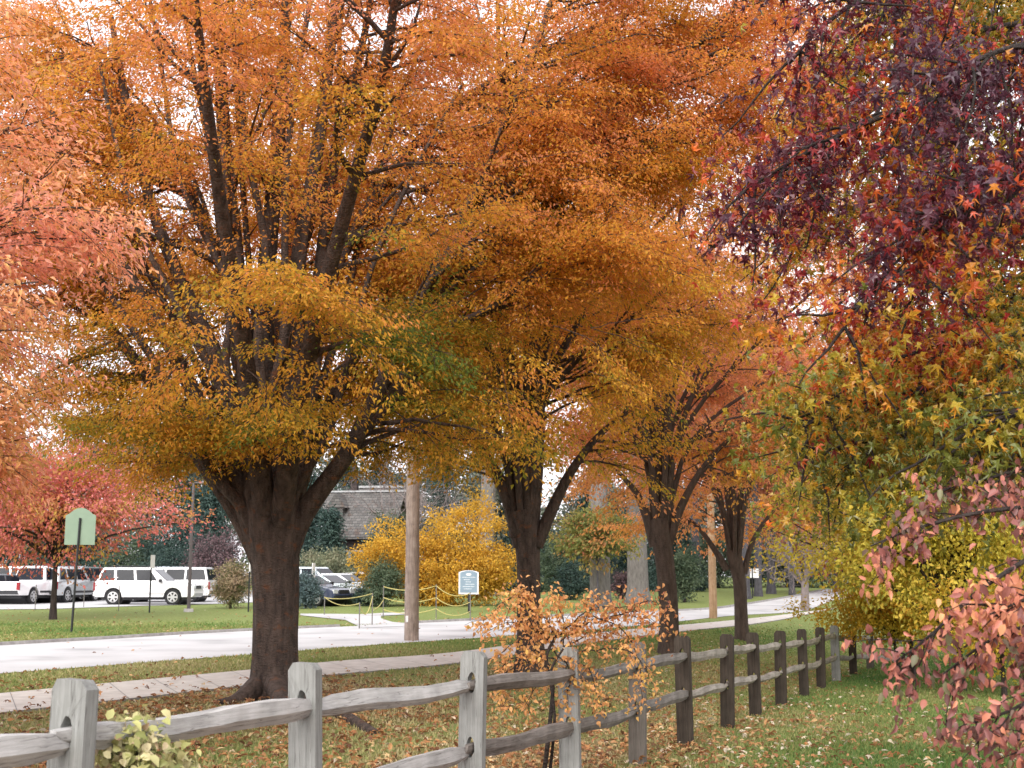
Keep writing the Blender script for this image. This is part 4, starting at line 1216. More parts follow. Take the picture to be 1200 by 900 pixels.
# ==================================================================== dogwood hanging in low from the right
g = np.random.default_rng(500)
DB = np.array([4.3, 6.6, 0.0]); DB[2] = float(terr(DB[0], DB[1]))
root = thing('dogwood_tree', DB, 'dogwood with drooping pink and mauve leaves at the lower right edge', 'tree')
w = MB(); cm = MB()
w.tube(smooth_path([DB - UP * .2, DB + UP * .2, DB + np.array([-.1, 0, 1.2]), DB + np.array([-.1, .1, 2.6])], 10), np.r_[.10, .08, np.linspace(.07, .03, 8)], 10)
brs = [
    [(1420, 560, 6.6), (1300, 600, 6.3), (1200, 640, 6.1), (1120, 690, 6.0), (1060, 745, 6.0), (1020, 775, 6.0)],
    [(1420, 650, 6.6), (1300, 690, 6.2), (1220, 720, 6.0), (1140, 745, 5.9), (1075, 790, 5.9)],
    [(1420, 560, 6.6), (1300, 570, 6.6), (1210, 590, 6.5), (1120, 600, 6.4), (1040, 620, 6.4), (990, 640, 6.4)],
    [(1400, 760, 6.6), (1290, 780, 6.0), (1220, 790, 5.8), (1160, 830, 5.7), (1100, 850, 5.7)],
    [(1400, 800, 6.6), (1300, 840, 6.0), (1220, 850, 5.7), (1170, 880, 5.6)],
    [(1420, 500, 6.6), (1300, 520, 6.7), (1200, 540, 6.7), (1130, 560, 6.7), (1070, 575, 6.7)],
    [(1400, 690, 6.6), (1290, 680, 6.0), (1230, 690, 5.7), (1180, 700, 5.6), (1130, 720, 5.6)],
    [(1400, 720, 6.6), (1290, 740, 6.0), (1240, 770, 5.8), (1190, 780, 5.8)],
]
pp_, dd_ = [], []
for bi, pts in enumerate(brs):
    q = smooth_path([pix(x + (30 if x < 1290 else 0), y, d) for x, y, d in pts], 18)
    w.tube(q, np.linspace(.020, .004, 18), 6)
    for k in range(24):
        j = min(16, 5 + int(12 * (k + g.random()) / 24))
        p = q[j]
        d = nrm(q[j + 1] - q[j]) * .6 + g.normal(0, .5, 3); d[2] -= .1
        tw = wander(p, d, g.uniform(.10, .36), 4, g, .15, -.06)
        w.tube(tw, np.linspace(.005, .002, 5), 3, cap=False)
        for e in tw[1:]:
            for _ in range(g.integers(3, 6)):
                pp_.append(e + g.normal(0, .03, 3)); dd_.append(bi)
pos = np.array(pp_); N = len(pos)
zz = pos[:, 2]
ax = g.normal(0, .45, (N, 3)); ax[:, 2] -= .85
nn = g.normal(0, .7, (N, 3)) + np.array([-.2, -.8, .5])
ln = g.uniform(.034, .066, N)
hue = .26 + .34 * np.exp(-((zz - 1.52) / .22) ** 2) + g.normal(0, .17, N)
leaves(cm, pos, ax, nn, ln, ln * g.uniform(.42, .66, N), hue, OVATE, g=g)
local(w, root).build('trunk', M['bark_dark'], root); local(cm, root).build('crown', M['leaf_dog'], root, smooth=True)

# ==================================================================== vines on the fence
g = np.random.default_rng(600)
VB = posts[3] + np.array([-.25, .25, 0]); VB[2] = float(terr(VB[0], VB[1]))
root = thing('orange_vine', VB, 'orange-leaved vine arching over the fence rails around the fourth post', 'vine')
w = MB(); cm = MB()
dv = posts[3][1]
P_, H_ = [], []
stem = smooth_path([VB - UP * .1, pix(643, 860, dv - .1), pix(648, 800, dv), pix(640, 770, dv), pix(655, 740, dv)], 14)
w.tube(stem, np.linspace(.024, .012, 14), 6)
stem2 = smooth_path([VB + np.array([.05, 0, -.1]), pix(650, 845, dv - .1), pix(645, 790, dv - .1), pix(660, 760, dv - .15)], 12)
w.tube(stem2, np.linspace(.016, .010, 12), 6)
arcs = [[(650, 750), (640, 725), (622, 706), (606, 694)], [(650, 755), (620, 735), (590, 730), (565, 745)], [(650, 760), (610, 700), (580, 715), (560, 738)], [(655, 745), (690, 715), (730, 712), (770, 730)],
        [(655, 750), (700, 725), (745, 722), (790, 745)], [(655, 770), (700, 760), (740, 765), (765, 800)], [(650, 770), (620, 775), (590, 790), (575, 815)], [(650, 780), (640, 790), (625, 810), (620, 835)],
        [(660, 760), (660, 730), (655, 708), (646, 692)], [(660, 770), (690, 785), (700, 815), (705, 830)], [(655, 745), (640, 735), (600, 755), (585, 770)], [(655, 745), (680, 735), (690, 712), (702, 700)],
        [(650, 765), (665, 780), (668, 800), (664, 830)], [(690, 720), (730, 740), (750, 780), (752, 830)], [(650, 750), (630, 740), (618, 724), (590, 708)], [(655, 760), (690, 745), (715, 740), (740, 755)],
        [(655, 760), (600, 770), (585, 800), (590, 830)], [(700, 730), (740, 715), (762, 705), (785, 715)]]
for a in arcs:
    off = g.uniform(-.25, .35)
    q = smooth_path([pix(x, y, dv + off * (k / 3)) for k, (x, y) in enumerate(a)], 14) + g.normal(0, .008, (14, 3))
    w.tube(q, np.linspace(.007, .002, 14), 4, cap=False)
    for j in range(2, 14):
        for m in range(5):
            tw = wander(q[j], g.normal(0, 1, 3) + np.array([0, 0, .1]), g.uniform(.06, .22), 3, g, .2, -.03)
            if m == 0: w.tube(tw, np.linspace(.003, .0015, 4), 3, cap=False)
            for e in tw[1:]:
                P_.append(e + g.normal(0, .02, 3)); H_.append(.70 - .28 * (a[-1][0] > 715) * (a[-1][1] < 760) + g.normal(0, .17))
pos = np.array(P_); N = len(pos)
ax = g.normal(0, .6, (N, 3)); ax[:, 2] -= .45
nn = g.normal(0, .7, (N, 3)) + np.array([0, -.4, .7])
ln = g.uniform(.028, .055, N)
leaves(cm, pos, ax, nn, ln, ln * g.uniform(.5, .72, N), np.array(H_), OVATE, g=g)
print('vine', N)
local(w, root).build('stems', M['bark_dark'], root); local(cm, root).build('foliage', M['leaf_vine'], root)

g = np.random.default_rng(610)
VB = pix(172, 930, 5.75); VB[2] = float(terr(VB[0], VB[1]))
root = thing('variegated_creeper', VB, 'clump of pale variegated creeper climbing the rail beside the nearest post', 'vine')
w = MB(); cm = MB()
top = [pix(140, 862, 5.6), pix(150, 848, 5.6), pix(168, 852, 5.7), pix(188, 878, 5.8), pix(212, 892, 5.9), pix(140, 890, 5.5), pix(165, 890, 5.5), pix(195, 900, 5.7), pix(158, 868, 5.55), pix(178, 870, 5.6), pix(130, 878, 5.6), pix(222, 905, 5.9), pix(205, 885, 5.8)]
for e in top:
    w.tube(smooth_path([VB + g.normal(0, .05, 3) * np.array([1, 1, 0]), (VB + e) / 2 + g.normal(0, .03, 3), e], 8), np.linspace(.008, .003, 8), 5)
N = 2300
tt = g.random(N); ci = g.integers(0, len(top), N)
base_pts = np.array(top)[ci]
pos = base_pts - UP * (.34 * tt ** 1.2)[:, None] + g.normal(0, .042, (N, 3))
ax = g.normal(0, .6, (N, 3)) + np.array([.1, -.25, -.35])
nn = g.normal(0, .55, (N, 3)) + np.array([0, -.5, .8])
ln = g.uniform(.035, .062, N)
leaves(cm, pos, ax, nn, ln, ln * g.uniform(.6, .85, N), g.beta(2.2, 1.8, N), OVATE, g=g)
local(w, root).build('stems', M['bark_dark'], root); local(cm, root).build('foliage', M['leaf_var'], root)

# ==================================================================== POLES AND SIGNS
M['pole'] = wood_mat('weathered pole wood', (.16, .125, .105), (.28, .22, .185), (.40, .33, .28), 'z')
M['pole_tan'] = wood_mat('tan pole wood', (.24, .15, .08), (.36, .235, .14), (.46, .32, .20), 'z')
M['black'] = flat_mat('black paint', (.016, .018, .02), .45)
M['sage'] = flat_mat('sage green panel', (.20, .275, .20), .5)
M['white'] = flat_mat('white paint', (.78, .78, .78), .5)
M['signblue'] = flat_mat('slate blue panel', (.20, .27, .34), .5)
M['steel'] = flat_mat('bronze pole', (.11, .095, .10), .5)
M['concrete'] = noise_mat('concrete', [(.3, (.32, .31, .30)), (.7, (.46, .45, .43))], (5, 5, 5), .9, .2)
M['rope'] = noise_mat('yellow rope', [(.3, (.42, .36, .10)), (.7, (.54, .48, .22))], (30, 30, 30), .8)
M['stake'] = flat_mat('metal stake', (.16, .15, .14), .6)

def upole(px, py, wpx, H, label, mat):
    b = at(px, py); k = b[1] / 1500
    root = thing('utility_pole', b, label, 'utility pole')
    mb = MB(); r = wpx * k / 2
    zs = np.linspace(-.3, H, 14)
    gg = np.random.default_rng(int(px))
    mb.tube(np.c_[gg.normal(0, .006, 14), gg.normal(0, .006, 14), zs], r * np.linspace(1.03, .78, 14), 16)
    mb.build('pole', mat, root)
    mb = MB(); mb.box((0, -.02, H - .6), (2.2, .10, .12)); mb.build('crossarm', mat, root)
    for x in (-.95, -.5, .5, .95):
        mb = MB(); mb.tube([[x, -.02, H - .54], [x, -.02, H - .46], [x, -.02, H - .40], [x, -.02, H - .34]], [.02, .045, .05, .02], 8); mb.build('insulator', M['white'], root)
    return root, r
root, r = upole(482, 751, 16.5, 9.6, 'weathered brown wooden utility pole left of the golden shrub', M['pole'])
mb = MB(); mb.box((-r * .55, -r * .92, .55), (.07, .012, .16)); mb.build('tag', M['white'], root, smooth=False)
root, r = upole(836, 724.5, 9.2, 9.2, 'lighter tan wooden utility pole between third and fourth orange trees', M['pole_tan'])

def prism(mb, prof, y0, y1, M4=None):
    """extrude an x-z outline from y0 to y1"""
    n = len(prof)
    V = [(x, y0, z) for x, z in prof] + [(x, y1, z) for x, z in prof]
    mb.add(V, [(i, (i + 1) % n, n + (i + 1) % n, n + i) for i in range(n)])
    c0 = np.mean(np.array(prof), 0)
    mb.add(V[:n] + [(c0[0], y0, c0[1])], [((i + 1) % n, i, n) for i in range(n)])
    mb.add(V[n:] + [(c0[0], y1, c0[1])], [(i, (i + 1) % n, n) for i in range(n)])

# sage green sign seen from behind
b = at(85, 741); k = b[1] / 1500
root = thing('garden_sign', b, 'sage green arched sign seen from behind on a black post', 'sign', rz=R(8))
mb = MB(); w_ = 34 * k; z0 = (741 - 641) * k; z1 = (741 - 607) * k; z2 = (741 - 598) * k
prof = [(-w_ / 2, z0), (w_ / 2, z0), (w_ / 2, z1)] + [(x * w_ / 2, z1 + (z2 - z1) * (1 - (x / .74) ** 2 * .75)) for x in (.74, .5, .25, 0, -.25, -.5, -.74)] + [(-w_ / 2, z1)]
prism(mb, [(x + .07, z) for x, z in prof], .0, .05); mb.build('panel', M['sage'], root, smooth=False)
mb = MB(); mb.tube([[-.03, -.035, -.2], [.06, -.035, (741 - 610) * k]], .034, 8); mb.build('post', M['black'], root)

# narrow signs seen nearly edge-on
def edge_sign(px, py, ptop, psign, label, wpx=5):
    b = at(px, py); k = b[1] / 1500
    root = thing('small_sign', b, label, 'sign', rz=R(79))
    mb = MB(); mb.tube([[0, 0, -.2], [0, 0, (py - ptop - 1) * k]], .035, 8); mb.build('post', M['black'], root)
    mb = MB(); h = (psign - ptop) * k; mb.box((0, -.06, (py - ptop) * k - h / 2), (.34, .03, h)); mb.build('panel', M['white'], root, smooth=False)
edge_sign(175, 718, 652, 667, 'small white sign edge-on on a black post before the white SUV')
edge_sign(291, 717, 655, 671, 'small white sign on a black post against the big trunk')
edge_sign(365, 712, 661, 678, 'small white sign on a thin post before the parked sedans')
for px, py, pt, lab in ((139, 716, 684, 'thin grey marker stake left of the white SUV'), (98, 712, 688, 'thin grey marker stake by the silver SUV'), (41, 715, 686, 'thin grey marker stake behind the red tree')):
    b = at(px, py); mb = MB(); mb.tube([[0, 0, -.1], [0, 0, (py - pt) * b[1] / 1500]], .018, 6)
    o = tag(mb.build('marker_stake', M['stake'], loc=None), lab, 'stake', 'marker stakes by the car park'); o.location = b

# car park lamp
b = at(221, 717); k = b[1] / 1500
root = thing('lamp_post', b, 'slim bronze lamp post with arm standing before the parked minivan', 'lamp post')
H = (717 - 567) * k
mb = MB(); mb.tube([[0, 0, .12], [0, 0, H * .6], [.02, 0, H]], [.075, .066, .055], 10); mb.build('pole', M['steel'], root)
mb = MB(); mb.tube([[0, 0, -.1], [0, 0, .12], [0, 0, .13]], [.20, .20, .18], 14); mb.build('base', M['concrete'], root)
mb = MB(); mb.tube([[.02, 0, H - .06], [.35, 0, H - .02]], .03, 6); mb.build('arm', M['steel'], root)
mb = MB(); mb.box((.55, 0, H - .02), (.55, .30, .12), taper=.8); mb.build('lamp_head', M['steel'], root, smooth=False)

# notice board
b = at(549, 718.5); k = b[1] / 1500
root = thing('notice_board', b, 'slate blue notice board with white border on a dark post behind the rope', 'sign')
w_ = 23 * k; z0 = (718.5 - 697) * k; z1 = (718.5 - 672) * k; z2 = (718.5 - 669.5) * k
def arch(s, e):
    return [(-w_ / 2 * s + 0, z0 + e), (w_ / 2 * s, z0 + e), (w_ / 2 * s, z1 - e * .3)] + [(x * w_ / 2 * s, z1 - e * .3 + (z2 - z1) * (1 - x * x * .9)) for x in (.75, .4, 0, -.4, -.75)] + [(-w_ / 2 * s, z1 - e * .3)]
mb = MB(); prism(mb, arch(1, 0), 0, .06); mb.build('frame', M['white'], root, smooth=False)
mb = MB(); prism(mb, arch(.86, .06), -.006, .0); mb.build('panel', M['signblue'], root, smooth=False)
M['lettering'] = flat_mat('white lettering', (.62, .66, .70), .6)
mb = MB()
prism(mb, [(.11 * math.cos(t), z1 - .085 + .05 * math.sin(t)) for t in np.linspace(0, 2 * math.pi, 16, endpoint=False)], -.010, -.006)
mb.build('emblem', M['white'], root, smooth=False)
gl_ = random.Random(3)
for row, (x0, x1) in enumerate(((-.27, .27), (-.20, .05), (-.12, .06), (-.14, .22), (-.24, .24), (-.20, .12))):
    zz_ = z1 - .20 - row * .095
    x = x0; mb = MB()
    while x < x1:
        wl = gl_.uniform(.02, .05)
        mb.box((x + wl / 2, -.008, zz_), (wl, .004, .026)); x += wl + .014
    mb.build('text_line', M['lettering'], root, smooth=False)
mb = MB(); mb.box((.02, .09, .25 + .3), (.10, .06, 1.5)); mb.build('post', M['black'], root, smooth=False)

# street sign across the road
b = at(882, 701); k = b[1] / 1500
root = thing('street_sign', b, 'pair of small white plates on a thin post by the dark trunks', 'sign', rz=R(5))
mb = MB(); mb.tube([[0, 0, -.2], [0, 0, (701 - 667) * k]], .035, 6); mb.build('post', M['black'], root)
for x in (-.19, .21):
    mb = MB(); mb.box((x, -.05, (701 - 672.5) * k), (.33, .02, 10.5 * k)); mb.build('plate', M['white'], root, smooth=False)

# rope barrier
stakes_px = [(380, 721, 700), (421, 737, 707), (436, 733, 696), (449, 724, 687), (511, 725.5, 686), (551, 728, 695)]
b0 = at(436, 733)
root = thing('rope_barrier', b0, 'yellow rope slung between thin stakes along the lawn by the road', 'barrier')
tops = []
for px, py, pt in stakes_px:
    b = at(px, py); h = (py - pt) * b[1] / 1500
    mb = MB(); mb.tube([b - b0 + UP * -.15, b - b0 + UP * h], .02, 6); mb.build('stake', M['stake'], root)
    tops.append((b - b0, h))
def rope(i, j, fa, fb, sag):
    (a, ha), (b, hb) = tops[i], tops[j]
    A = a + UP * ha * fa; B = b + UP * hb * fb
    t = np.linspace(0, 1, 14)[:, None]
    q = A * (1 - t) + B * t - UP * sag * 4 * t * (1 - t)
    mb = MB(); mb.tube(q, .016, 5); mb.build('rope', M['rope'], root)
rope(0, 1, .98, .97, .18); rope(1, 2, .95, .9, .45); rope(0, 2, .95, .98, .1); rope(2, 3, .5, .55, .1)
rope(3, 4, .96, .96, .16); rope(4, 5, .96, .97, .22); rope(3, 4, .62, .62, .18); rope(4, 5, .62, .66, .22); rope(3, 4, .25, .30, .16); rope(4, 5, .30, .34, .2)

# ==================================================================== VEHICLES
M['glass'] = flat_mat('tinted car glass', (.012, .014, .02), .12, .18)
M['tyre'] = flat_mat('tyre rubber', (.018, .018, .02), .8)
M['rim'] = flat_mat('alloy rim', (.55, .55, .56), .3, .5, .6)
M['trim'] = flat_mat('dark trim', (.03, .03, .034), .6)
M['lens'] = flat_mat('headlight lens', (.6, .62, .64), .1, .6)
M['red'] = flat_mat('tail light', (.25, .012, .02), .2, .6)
PAINT = {}
def paint(c):
    if c not in PAINT:
        PAINT[c] = flat_mat('car paint', c, .25, .5, .1, .03, .8)
    return PAINT[c]

KINDS = {
 # length, width, lower body outline (x from rear 0 to front 1, z), greenhouse belt/roof, side windows
 'suv': dict(L=4.85, W=1.88, wr=.37, wb=(.20, .79), body=[(0, .48), (.0, .80), (.012, 1.10), (.55, 1.10), (.70, 1.08), (.93, 1.0), (.985, .86), (1, .62), (.99, .42), (.97, .36)],
             belt=(.015, .735), roof=(.075, .56), zr=1.76, pill=[(.05, .20, .09, .19), (.225, .40, .215, .385), (.425, .625, .405, .545)]),
 'van': dict(L=4.9, W=1.95, wr=.34, wb=(.19, .80), body=[(0, .45), (0, .85), (.012, 1.08), (.62, 1.06), (.80, 1.02), (.95, .90), (.99, .74), (1, .5), (.99, .38), (.97, .32)],
             belt=(.015, .86), roof=(.055, .62), zr=1.76, pill=[(.04, .25, .07, .25), (.27, .47, .27, .46), (.49, .74, .48, .63)]),
 'sedan': dict(L=4.7, W=1.80, wr=.32, wb=(.20, .80), body=[(0, .40), (0, .72), (.02, .92), (.20, .98), (.60, .96), (.75, .92), (.93, .80), (.985, .68), (1, .5), (.99, .34), (.97, .28)],
             belt=(.14, .76), roof=(.27, .56), zr=1.44, pill=[(.215, .42, .29, .415), (.44, .70, .435, .545)]),
 'pickup': dict(L=5.3, W=1.92, wr=.38, wb=(.21, .79), body=[(0, .55), (0, 1.02), (.005, 1.08), (.40, 1.08), (.60, 1.10), (.72, 1.10), (.94, 1.04), (.99, .88), (1, .62), (.99, .48), (.97, .42)],
             belt=(.38, .76), roof=(.42, .62), zr=1.84, pill=[(.415, .53, .435, .525), (.55, .70, .545, .62)]),
}
def make_car(name, kind, colour, label, loc, rz, group=None, cladding=None, rack=False):
    K = KINDS[kind]; L, W = K['L'], K['W']
    root = thing(name, loc, label, 'car' if kind in ('sedan',) else {'suv': 'SUV', 'van': 'minivan', 'pickup': 'pickup truck'}[kind], group, rz)
    X = lambda f: (f - .5) * L
    pm = paint(colour)
    ar = K['wr'] * 1.18
    # lower body with wheel arches
    prof = [(X(f), z) for f, z in K['body']]
    zb = K['body'][0][1] * .78
    def arch_pts(fc):
        c = X(fc); cz = K['wr']
        a0 = math.asin(min(.99, max(-.99, (zb - cz) / ar)))
        return [(c + ar * math.cos(t), cz + ar * math.sin(t)) for t in np.linspace(a0, math.pi - a0, 9)]
    low = prof + [(X(.97), zb)] + arch_pts(K['wb'][1]) + arch_pts(K['wb'][0]) + [(X(.02), zb)]
    bm = bmesh.new()
    vs = [bm.verts.new((x, -W / 2, z)) for x, z in low]
    f = bm.faces.new(vs)
    ex = bmesh.ops.extrude_face_region(bm, geom=[f])
    for v in [q for q in ex['geom'] if isinstance(q, bmesh.types.BMVert)]: v.co.y += W
    bmesh.ops.recalc_face_normals(bm, faces=bm.faces[:])
    for v in bm.verts:      # plan taper at nose and tail, tumblehome
        fx = abs(v.co.x) / (L / 2)
        v.co.y *= 1 - .10 * max(0, fx - .72) / .28 - .03 * max(0, (v.co.z - .7) / .5)
    bev = [e for e in bm.edges if abs(abs(e.verts[0].co.y) - W / 2) < .12 and e.verts[0].co.y * e.verts[1].co.y > 0 and max(e.verts[0].co.z, e.verts[1].co.z) > zb + .25 and len(e.link_faces) == 2]
    try:
        bmesh.ops.bevel(bm, geom=bev, offset=.05, segments=3, affect='EDGES', profile=.6)
    except Exception: pass
    bmesh.ops.triangulate(bm, faces=[f for f in bm.faces if len(f.verts) > 4])
    body = obj_bm('body', bm, pm, root)
    # greenhouse
    zbelt = max(z for _, z in K['body']) - .06
    zr = K['zr']
    b0, b1 = X(K['belt'][0]), X(K['belt'][1]); r0, r1 = X(K['roof'][0]), X(K['roof'][1])
    wb_, wt_ = W * .955, W * .76
    bm = bmesh.new()
    P = [(b0, -wb_ / 2, zbelt), (b1, -wb_ / 2 * .9, zbelt), (b1, wb_ / 2 * .9, zbelt), (b0, wb_ / 2, zbelt), (r0, -wt_ / 2, zr), (r1, -wt_ / 2, zr), (r1, wt_ / 2, zr), (r0, wt_ / 2, zr)]
    vs = [bm.verts.new(p) for p in P]
    for ff in ((0, 1, 5, 4), (1, 2, 6, 5), (2, 3, 7, 6), (3, 0, 4, 7), (4, 5, 6, 7)): bm.faces.new([vs[i] for i in ff])
    bmesh.ops.recalc_face_normals(bm, faces=bm.faces[:])
    bmesh.ops.bevel(bm, geom=[e for e in bm.edges if max(v.co.z for v in e.verts) > zr - .01], offset=.07, segments=3, affect='EDGES', profile=.55)
    obj_bm('roof', bm, pm, root)
    def quad(name, pts, mat, off):
        n = np.cross(np.array(pts[1]) - pts[0], np.array(pts[2]) - pts[0]); n = n / np.linalg.norm(n)
        mb = MB(); a = [np.array(p) + n * off for p in pts]; c = [np.array(p) - n * .01 for p in pts]
        mb.add(a + c, [(0, 1, 2, 3), (7, 6, 5, 4)] + [(i, 4 + i, 4 + (i + 1) % 4, (i + 1) % 4) for i in range(4)])
        return mb.build(name, mat, root, smooth=False)
    hz = zr - zbelt
    def side(fx0, fx1, gx0, gx1, sg):
        za, zb2 = zbelt + .12 * hz + .02, zbelt + .86 * hz
        def yy(z, x):
            t = (z - zbelt) / hz
            # greenhouse side plane narrows a little to the front at the belt
            u_ = np.clip((x - b0) / (b1 - b0), 0, 1)
            return (wb_ / 2 * (1 - .1 * u_)) * (1 - t) + wt_ / 2 * t
        pts = [(X(fx0), yy(za, X(fx0)), za), (X(fx1), yy(za, X(fx1)), za), (X(gx1), yy(zb2, X(gx1)), zb2), (X(gx0), yy(zb2, X(gx0)), zb2)]
        if sg < 0: pts = [(x, -y, z) for x, y, z in pts]
        else: pts = pts[::-1]
        quad('side_window', pts, M['glass'], .012)
    for sg in (-1, 1):
        for a in K['pill']: side(*a, sg)
    def tilt(fa, fb, ta, tb):  # windscreen or rear window from belt x to roof x
        za, zb2 = .14, .88
        xa = b1 * (1 - za) + r1 * za; xb = b1 * (1 - zb2) + r1 * zb2
        return xa, xb
    for nm, bb, rr, sg in (('windscreen', b1, r1, 1), ('rear_window', b0, r0, -1)):
        za, zc = .14, .86
        xa, xb = bb + (rr - bb) * za, bb + (rr - bb) * zc
        k_ = .9 if sg > 0 else 1.0
        ya = (wb_ / 2 * k_ * (1 - za) + wt_ / 2 * za) * .88; yb = (wb_ / 2 * k_ * (1 - zc) + wt_ / 2 * zc) * .88
        pts = [(xa, -ya, zbelt + hz * za), (xa, ya, zbelt + hz * za), (xb, yb, zbelt + hz * zc), (xb, -yb, zbelt + hz * zc)]
        if sg < 0: pts = pts[::-1]
        quad(nm, pts, M['glass'], .015)
    # wheels
    for fx in K['wb']:
        for sg in (-1, 1):
            mb = MB(); r_ = K['wr']
            yc = sg * (W / 2 - .13)
            mb.tube([[X(fx), yc - .11, r_], [X(fx), yc - .09, r_], [X(fx), yc + .09, r_], [X(fx), yc + .11, r_]], [r_ * .92, r_, r_, r_ * .92], 22)
            wh = mb.build('wheel', M['tyre'], root, smooth=False)
            mb = MB(); yo = yc + sg * .112
            nsp = 6
            a = np.linspace(0, 2 * math.pi, 24, endpoint=False)
            ring0 = np.c_[X(fx) + r_ * .68 * np.cos(a), np.full(24, yo + sg * .004), r_ + r_ * .68 * np.sin(a)]
            ring1 = np.c_[X(fx) + r_ * .58 * np.cos(a), np.full(24, yo + sg * .008), r_ + r_ * .58 * np.sin(a)]
            mb.add(np.vstack([ring0, ring1]), [(i, (i + 1) % 24, 24 + (i + 1) % 24, 24 + i) for i in range(24)])
            for s_ in range(nsp):
                t = s_ * 2 * math.pi / nsp; cs, sn = math.cos(t), math.sin(t)
                pr = [(-.035, .0), (.035, 0), (.045, r_ * .6), (-.045, r_ * .6)]
                mb.add([(X(fx) + cs * q + -sn * p, yo + sg * .008, r_ + sn * q + cs * p) for p, q in pr], [(0, 1, 2, 3)])
            mb.tube([[X(fx), yo, r_], [X(fx), yo + sg * .02, r_]], [.07, .05], 10)
            mb.build('rim', M['rim'], wh, smooth=False)
    mb = MB()
    for fx in K['wb']:
        mb.tube([[X(fx), -W / 2 + .20, K['wr']], [X(fx), W / 2 - .20, K['wr']]], ar * .99, 16)
    mb.box((0, 0, (zb + .2) / 2 + .06), (L * .86, W * .8, .2)); mb.build('underbody', M['trim'], root, smooth=False)
    # nose and tail
    zf = K['body'][-4][1]
    for sg in (-1, 1):
        mb = MB(); mb.box((X(.985), sg * W * .36, zf - .02), (.10, .32, .17)); mb.build('headlight', M['lens'], root, smooth=False)
        mb = MB(); mb.box((X(.006), sg * W * .425, zbelt - .18), (.07, .16, .36)); mb.build('tail_light', M['red'], root, smooth=False)
        mb = MB(); mb.box((b1 - .32, sg * (W / 2 + .07), zbelt + .10), (.12, .20, .15)); mb.build('mirror', M['trim'], root, smooth=False)
        for fx in (.40, .60) if kind != 'pickup' else (.52,):
            mb = MB(); mb.box((X(fx) - .12, sg * (W / 2 * .985), zbelt - .14), (.15, .03, .035)); mb.build('door_handle', pm, root, smooth=False)
        mb = MB(); mb.box((0, sg * (W / 2 + .002), zb + .16), (L * .40, .02, .10)); mb.build('side_moulding', M['trim'] if cladding is None else paint(cladding), root, smooth=False)
    mb = MB(); mb.box((X(.992), 0, zf - .02), (.06, W * .42, .16)); mb.build('grille', M['trim'], root, smooth=False)
    mb = MB(); mb.box((X(.985), 0, zb + .10), (.12, W * .72, .14)); mb.build('front_bumper', M['trim'] if cladding is None else paint(cladding), root, smooth=False)
    mb = MB(); mb.box((X(.004), 0, zb + .14), (.12, W * .86, .18)); mb.build('rear_bumper', M['trim'] if cladding is None else paint(cladding), root, smooth=False)
    mb = MB(); mb.box((X(-.002), 0, zbelt - .34), (.02, .34, .15)); mb.build('number_plate', M['white'], root, smooth=False)
    if rack:
        for sg in (-1, 1):
            mb = MB(); mb.tube(smooth_path([[r0 + .25, sg * wt_ * .42, zr - .01], [r0 + .35, sg * wt_ * .42, zr + .06], [r1 - .3, sg * wt_ * .42, zr + .06], [r1 - .2, sg * wt_ * .42, zr - .01]], 12), .02, 5); mb.build('roof_rail', M['trim'], root)
    return root
def cp(px, d): return wd_pt(px, d)
CG = 'cars in the car park'
make_car('parked_suv', 'suv', (.78, .78, .80), 'white SUV parked side-on at the edge of the lawn', cp(179, 62.5), R(-2), CG, (.52, .52, .53), True)
make_car('parked_minivan', 'van', (.74, .75, .77), 'white minivan half hidden behind the white SUV', cp(199, 66.5), R(178), CG)
make_car('parked_pickup', 'pickup', (.78, .77, .79), 'white pickup truck showing its tailgate behind the red tree', cp(47, 64.5), R(76), CG)
make_car('parked_suv', 'suv', (.46, .48, .50), 'silver SUV behind the thin trunk of the red tree', cp(82, 66.5), R(80), CG)
make_car('parked_suv', 'suv', (.035, .055, .06), 'dark green SUV just behind the tail of the white SUV', cp(108, 69), R(65), CG)
make_car('parked_sedan', 'sedan', (.05, .055, .065), 'dark sedan at the left edge under low leaves', cp(6, 64), R(60), CG)
make_car('parked_sedan', 'sedan', (.30, .08, .08), 'dull red sedan, only its roof showing above the white SUV', cp(180, 78), R(5), CG)
make_car('parked_minivan', 'van', (.40, .45, .52), 'blue-grey minivan behind the white minivan', cp(222, 80), R(3), CG)
make_car('parked_sedan', 'sedan', (.045, .06, .11), 'dark navy sedan nose-out beside the blue spruce bush', cp(358, 61), R(-28), CG)
make_car('parked_sedan', 'sedan', (.58, .66, .68), 'pale silver-blue sedan behind the navy sedan', cp(380, 64.5), R(-26), CG)
make_car('parked_sedan', 'sedan', (.66, .68, .70), 'silver sedan third in the row behind the spruce bush', cp(400, 68), R(-26), CG)
make_car('parked_suv', 'suv', (.55, .62, .66), 'pale blue SUV behind the row of sedans', cp(372, 72), R(-26), CG)
make_car('parked_sedan', 'sedan', (.75, .75, .76), 'white sedan farthest right in the car park behind the bush', cp(426, 76), R(-20), CG)
make_car('parked_suv', 'suv', (.70, .71, .72), 'pale SUV in the far row behind the pickup truck', cp(30, 80), R(5), CG)
make_car('parked_suv', 'suv', (.10, .13, .17), 'dark blue SUV in the far row behind the silver SUV', cp(100, 82), R(5), CG)

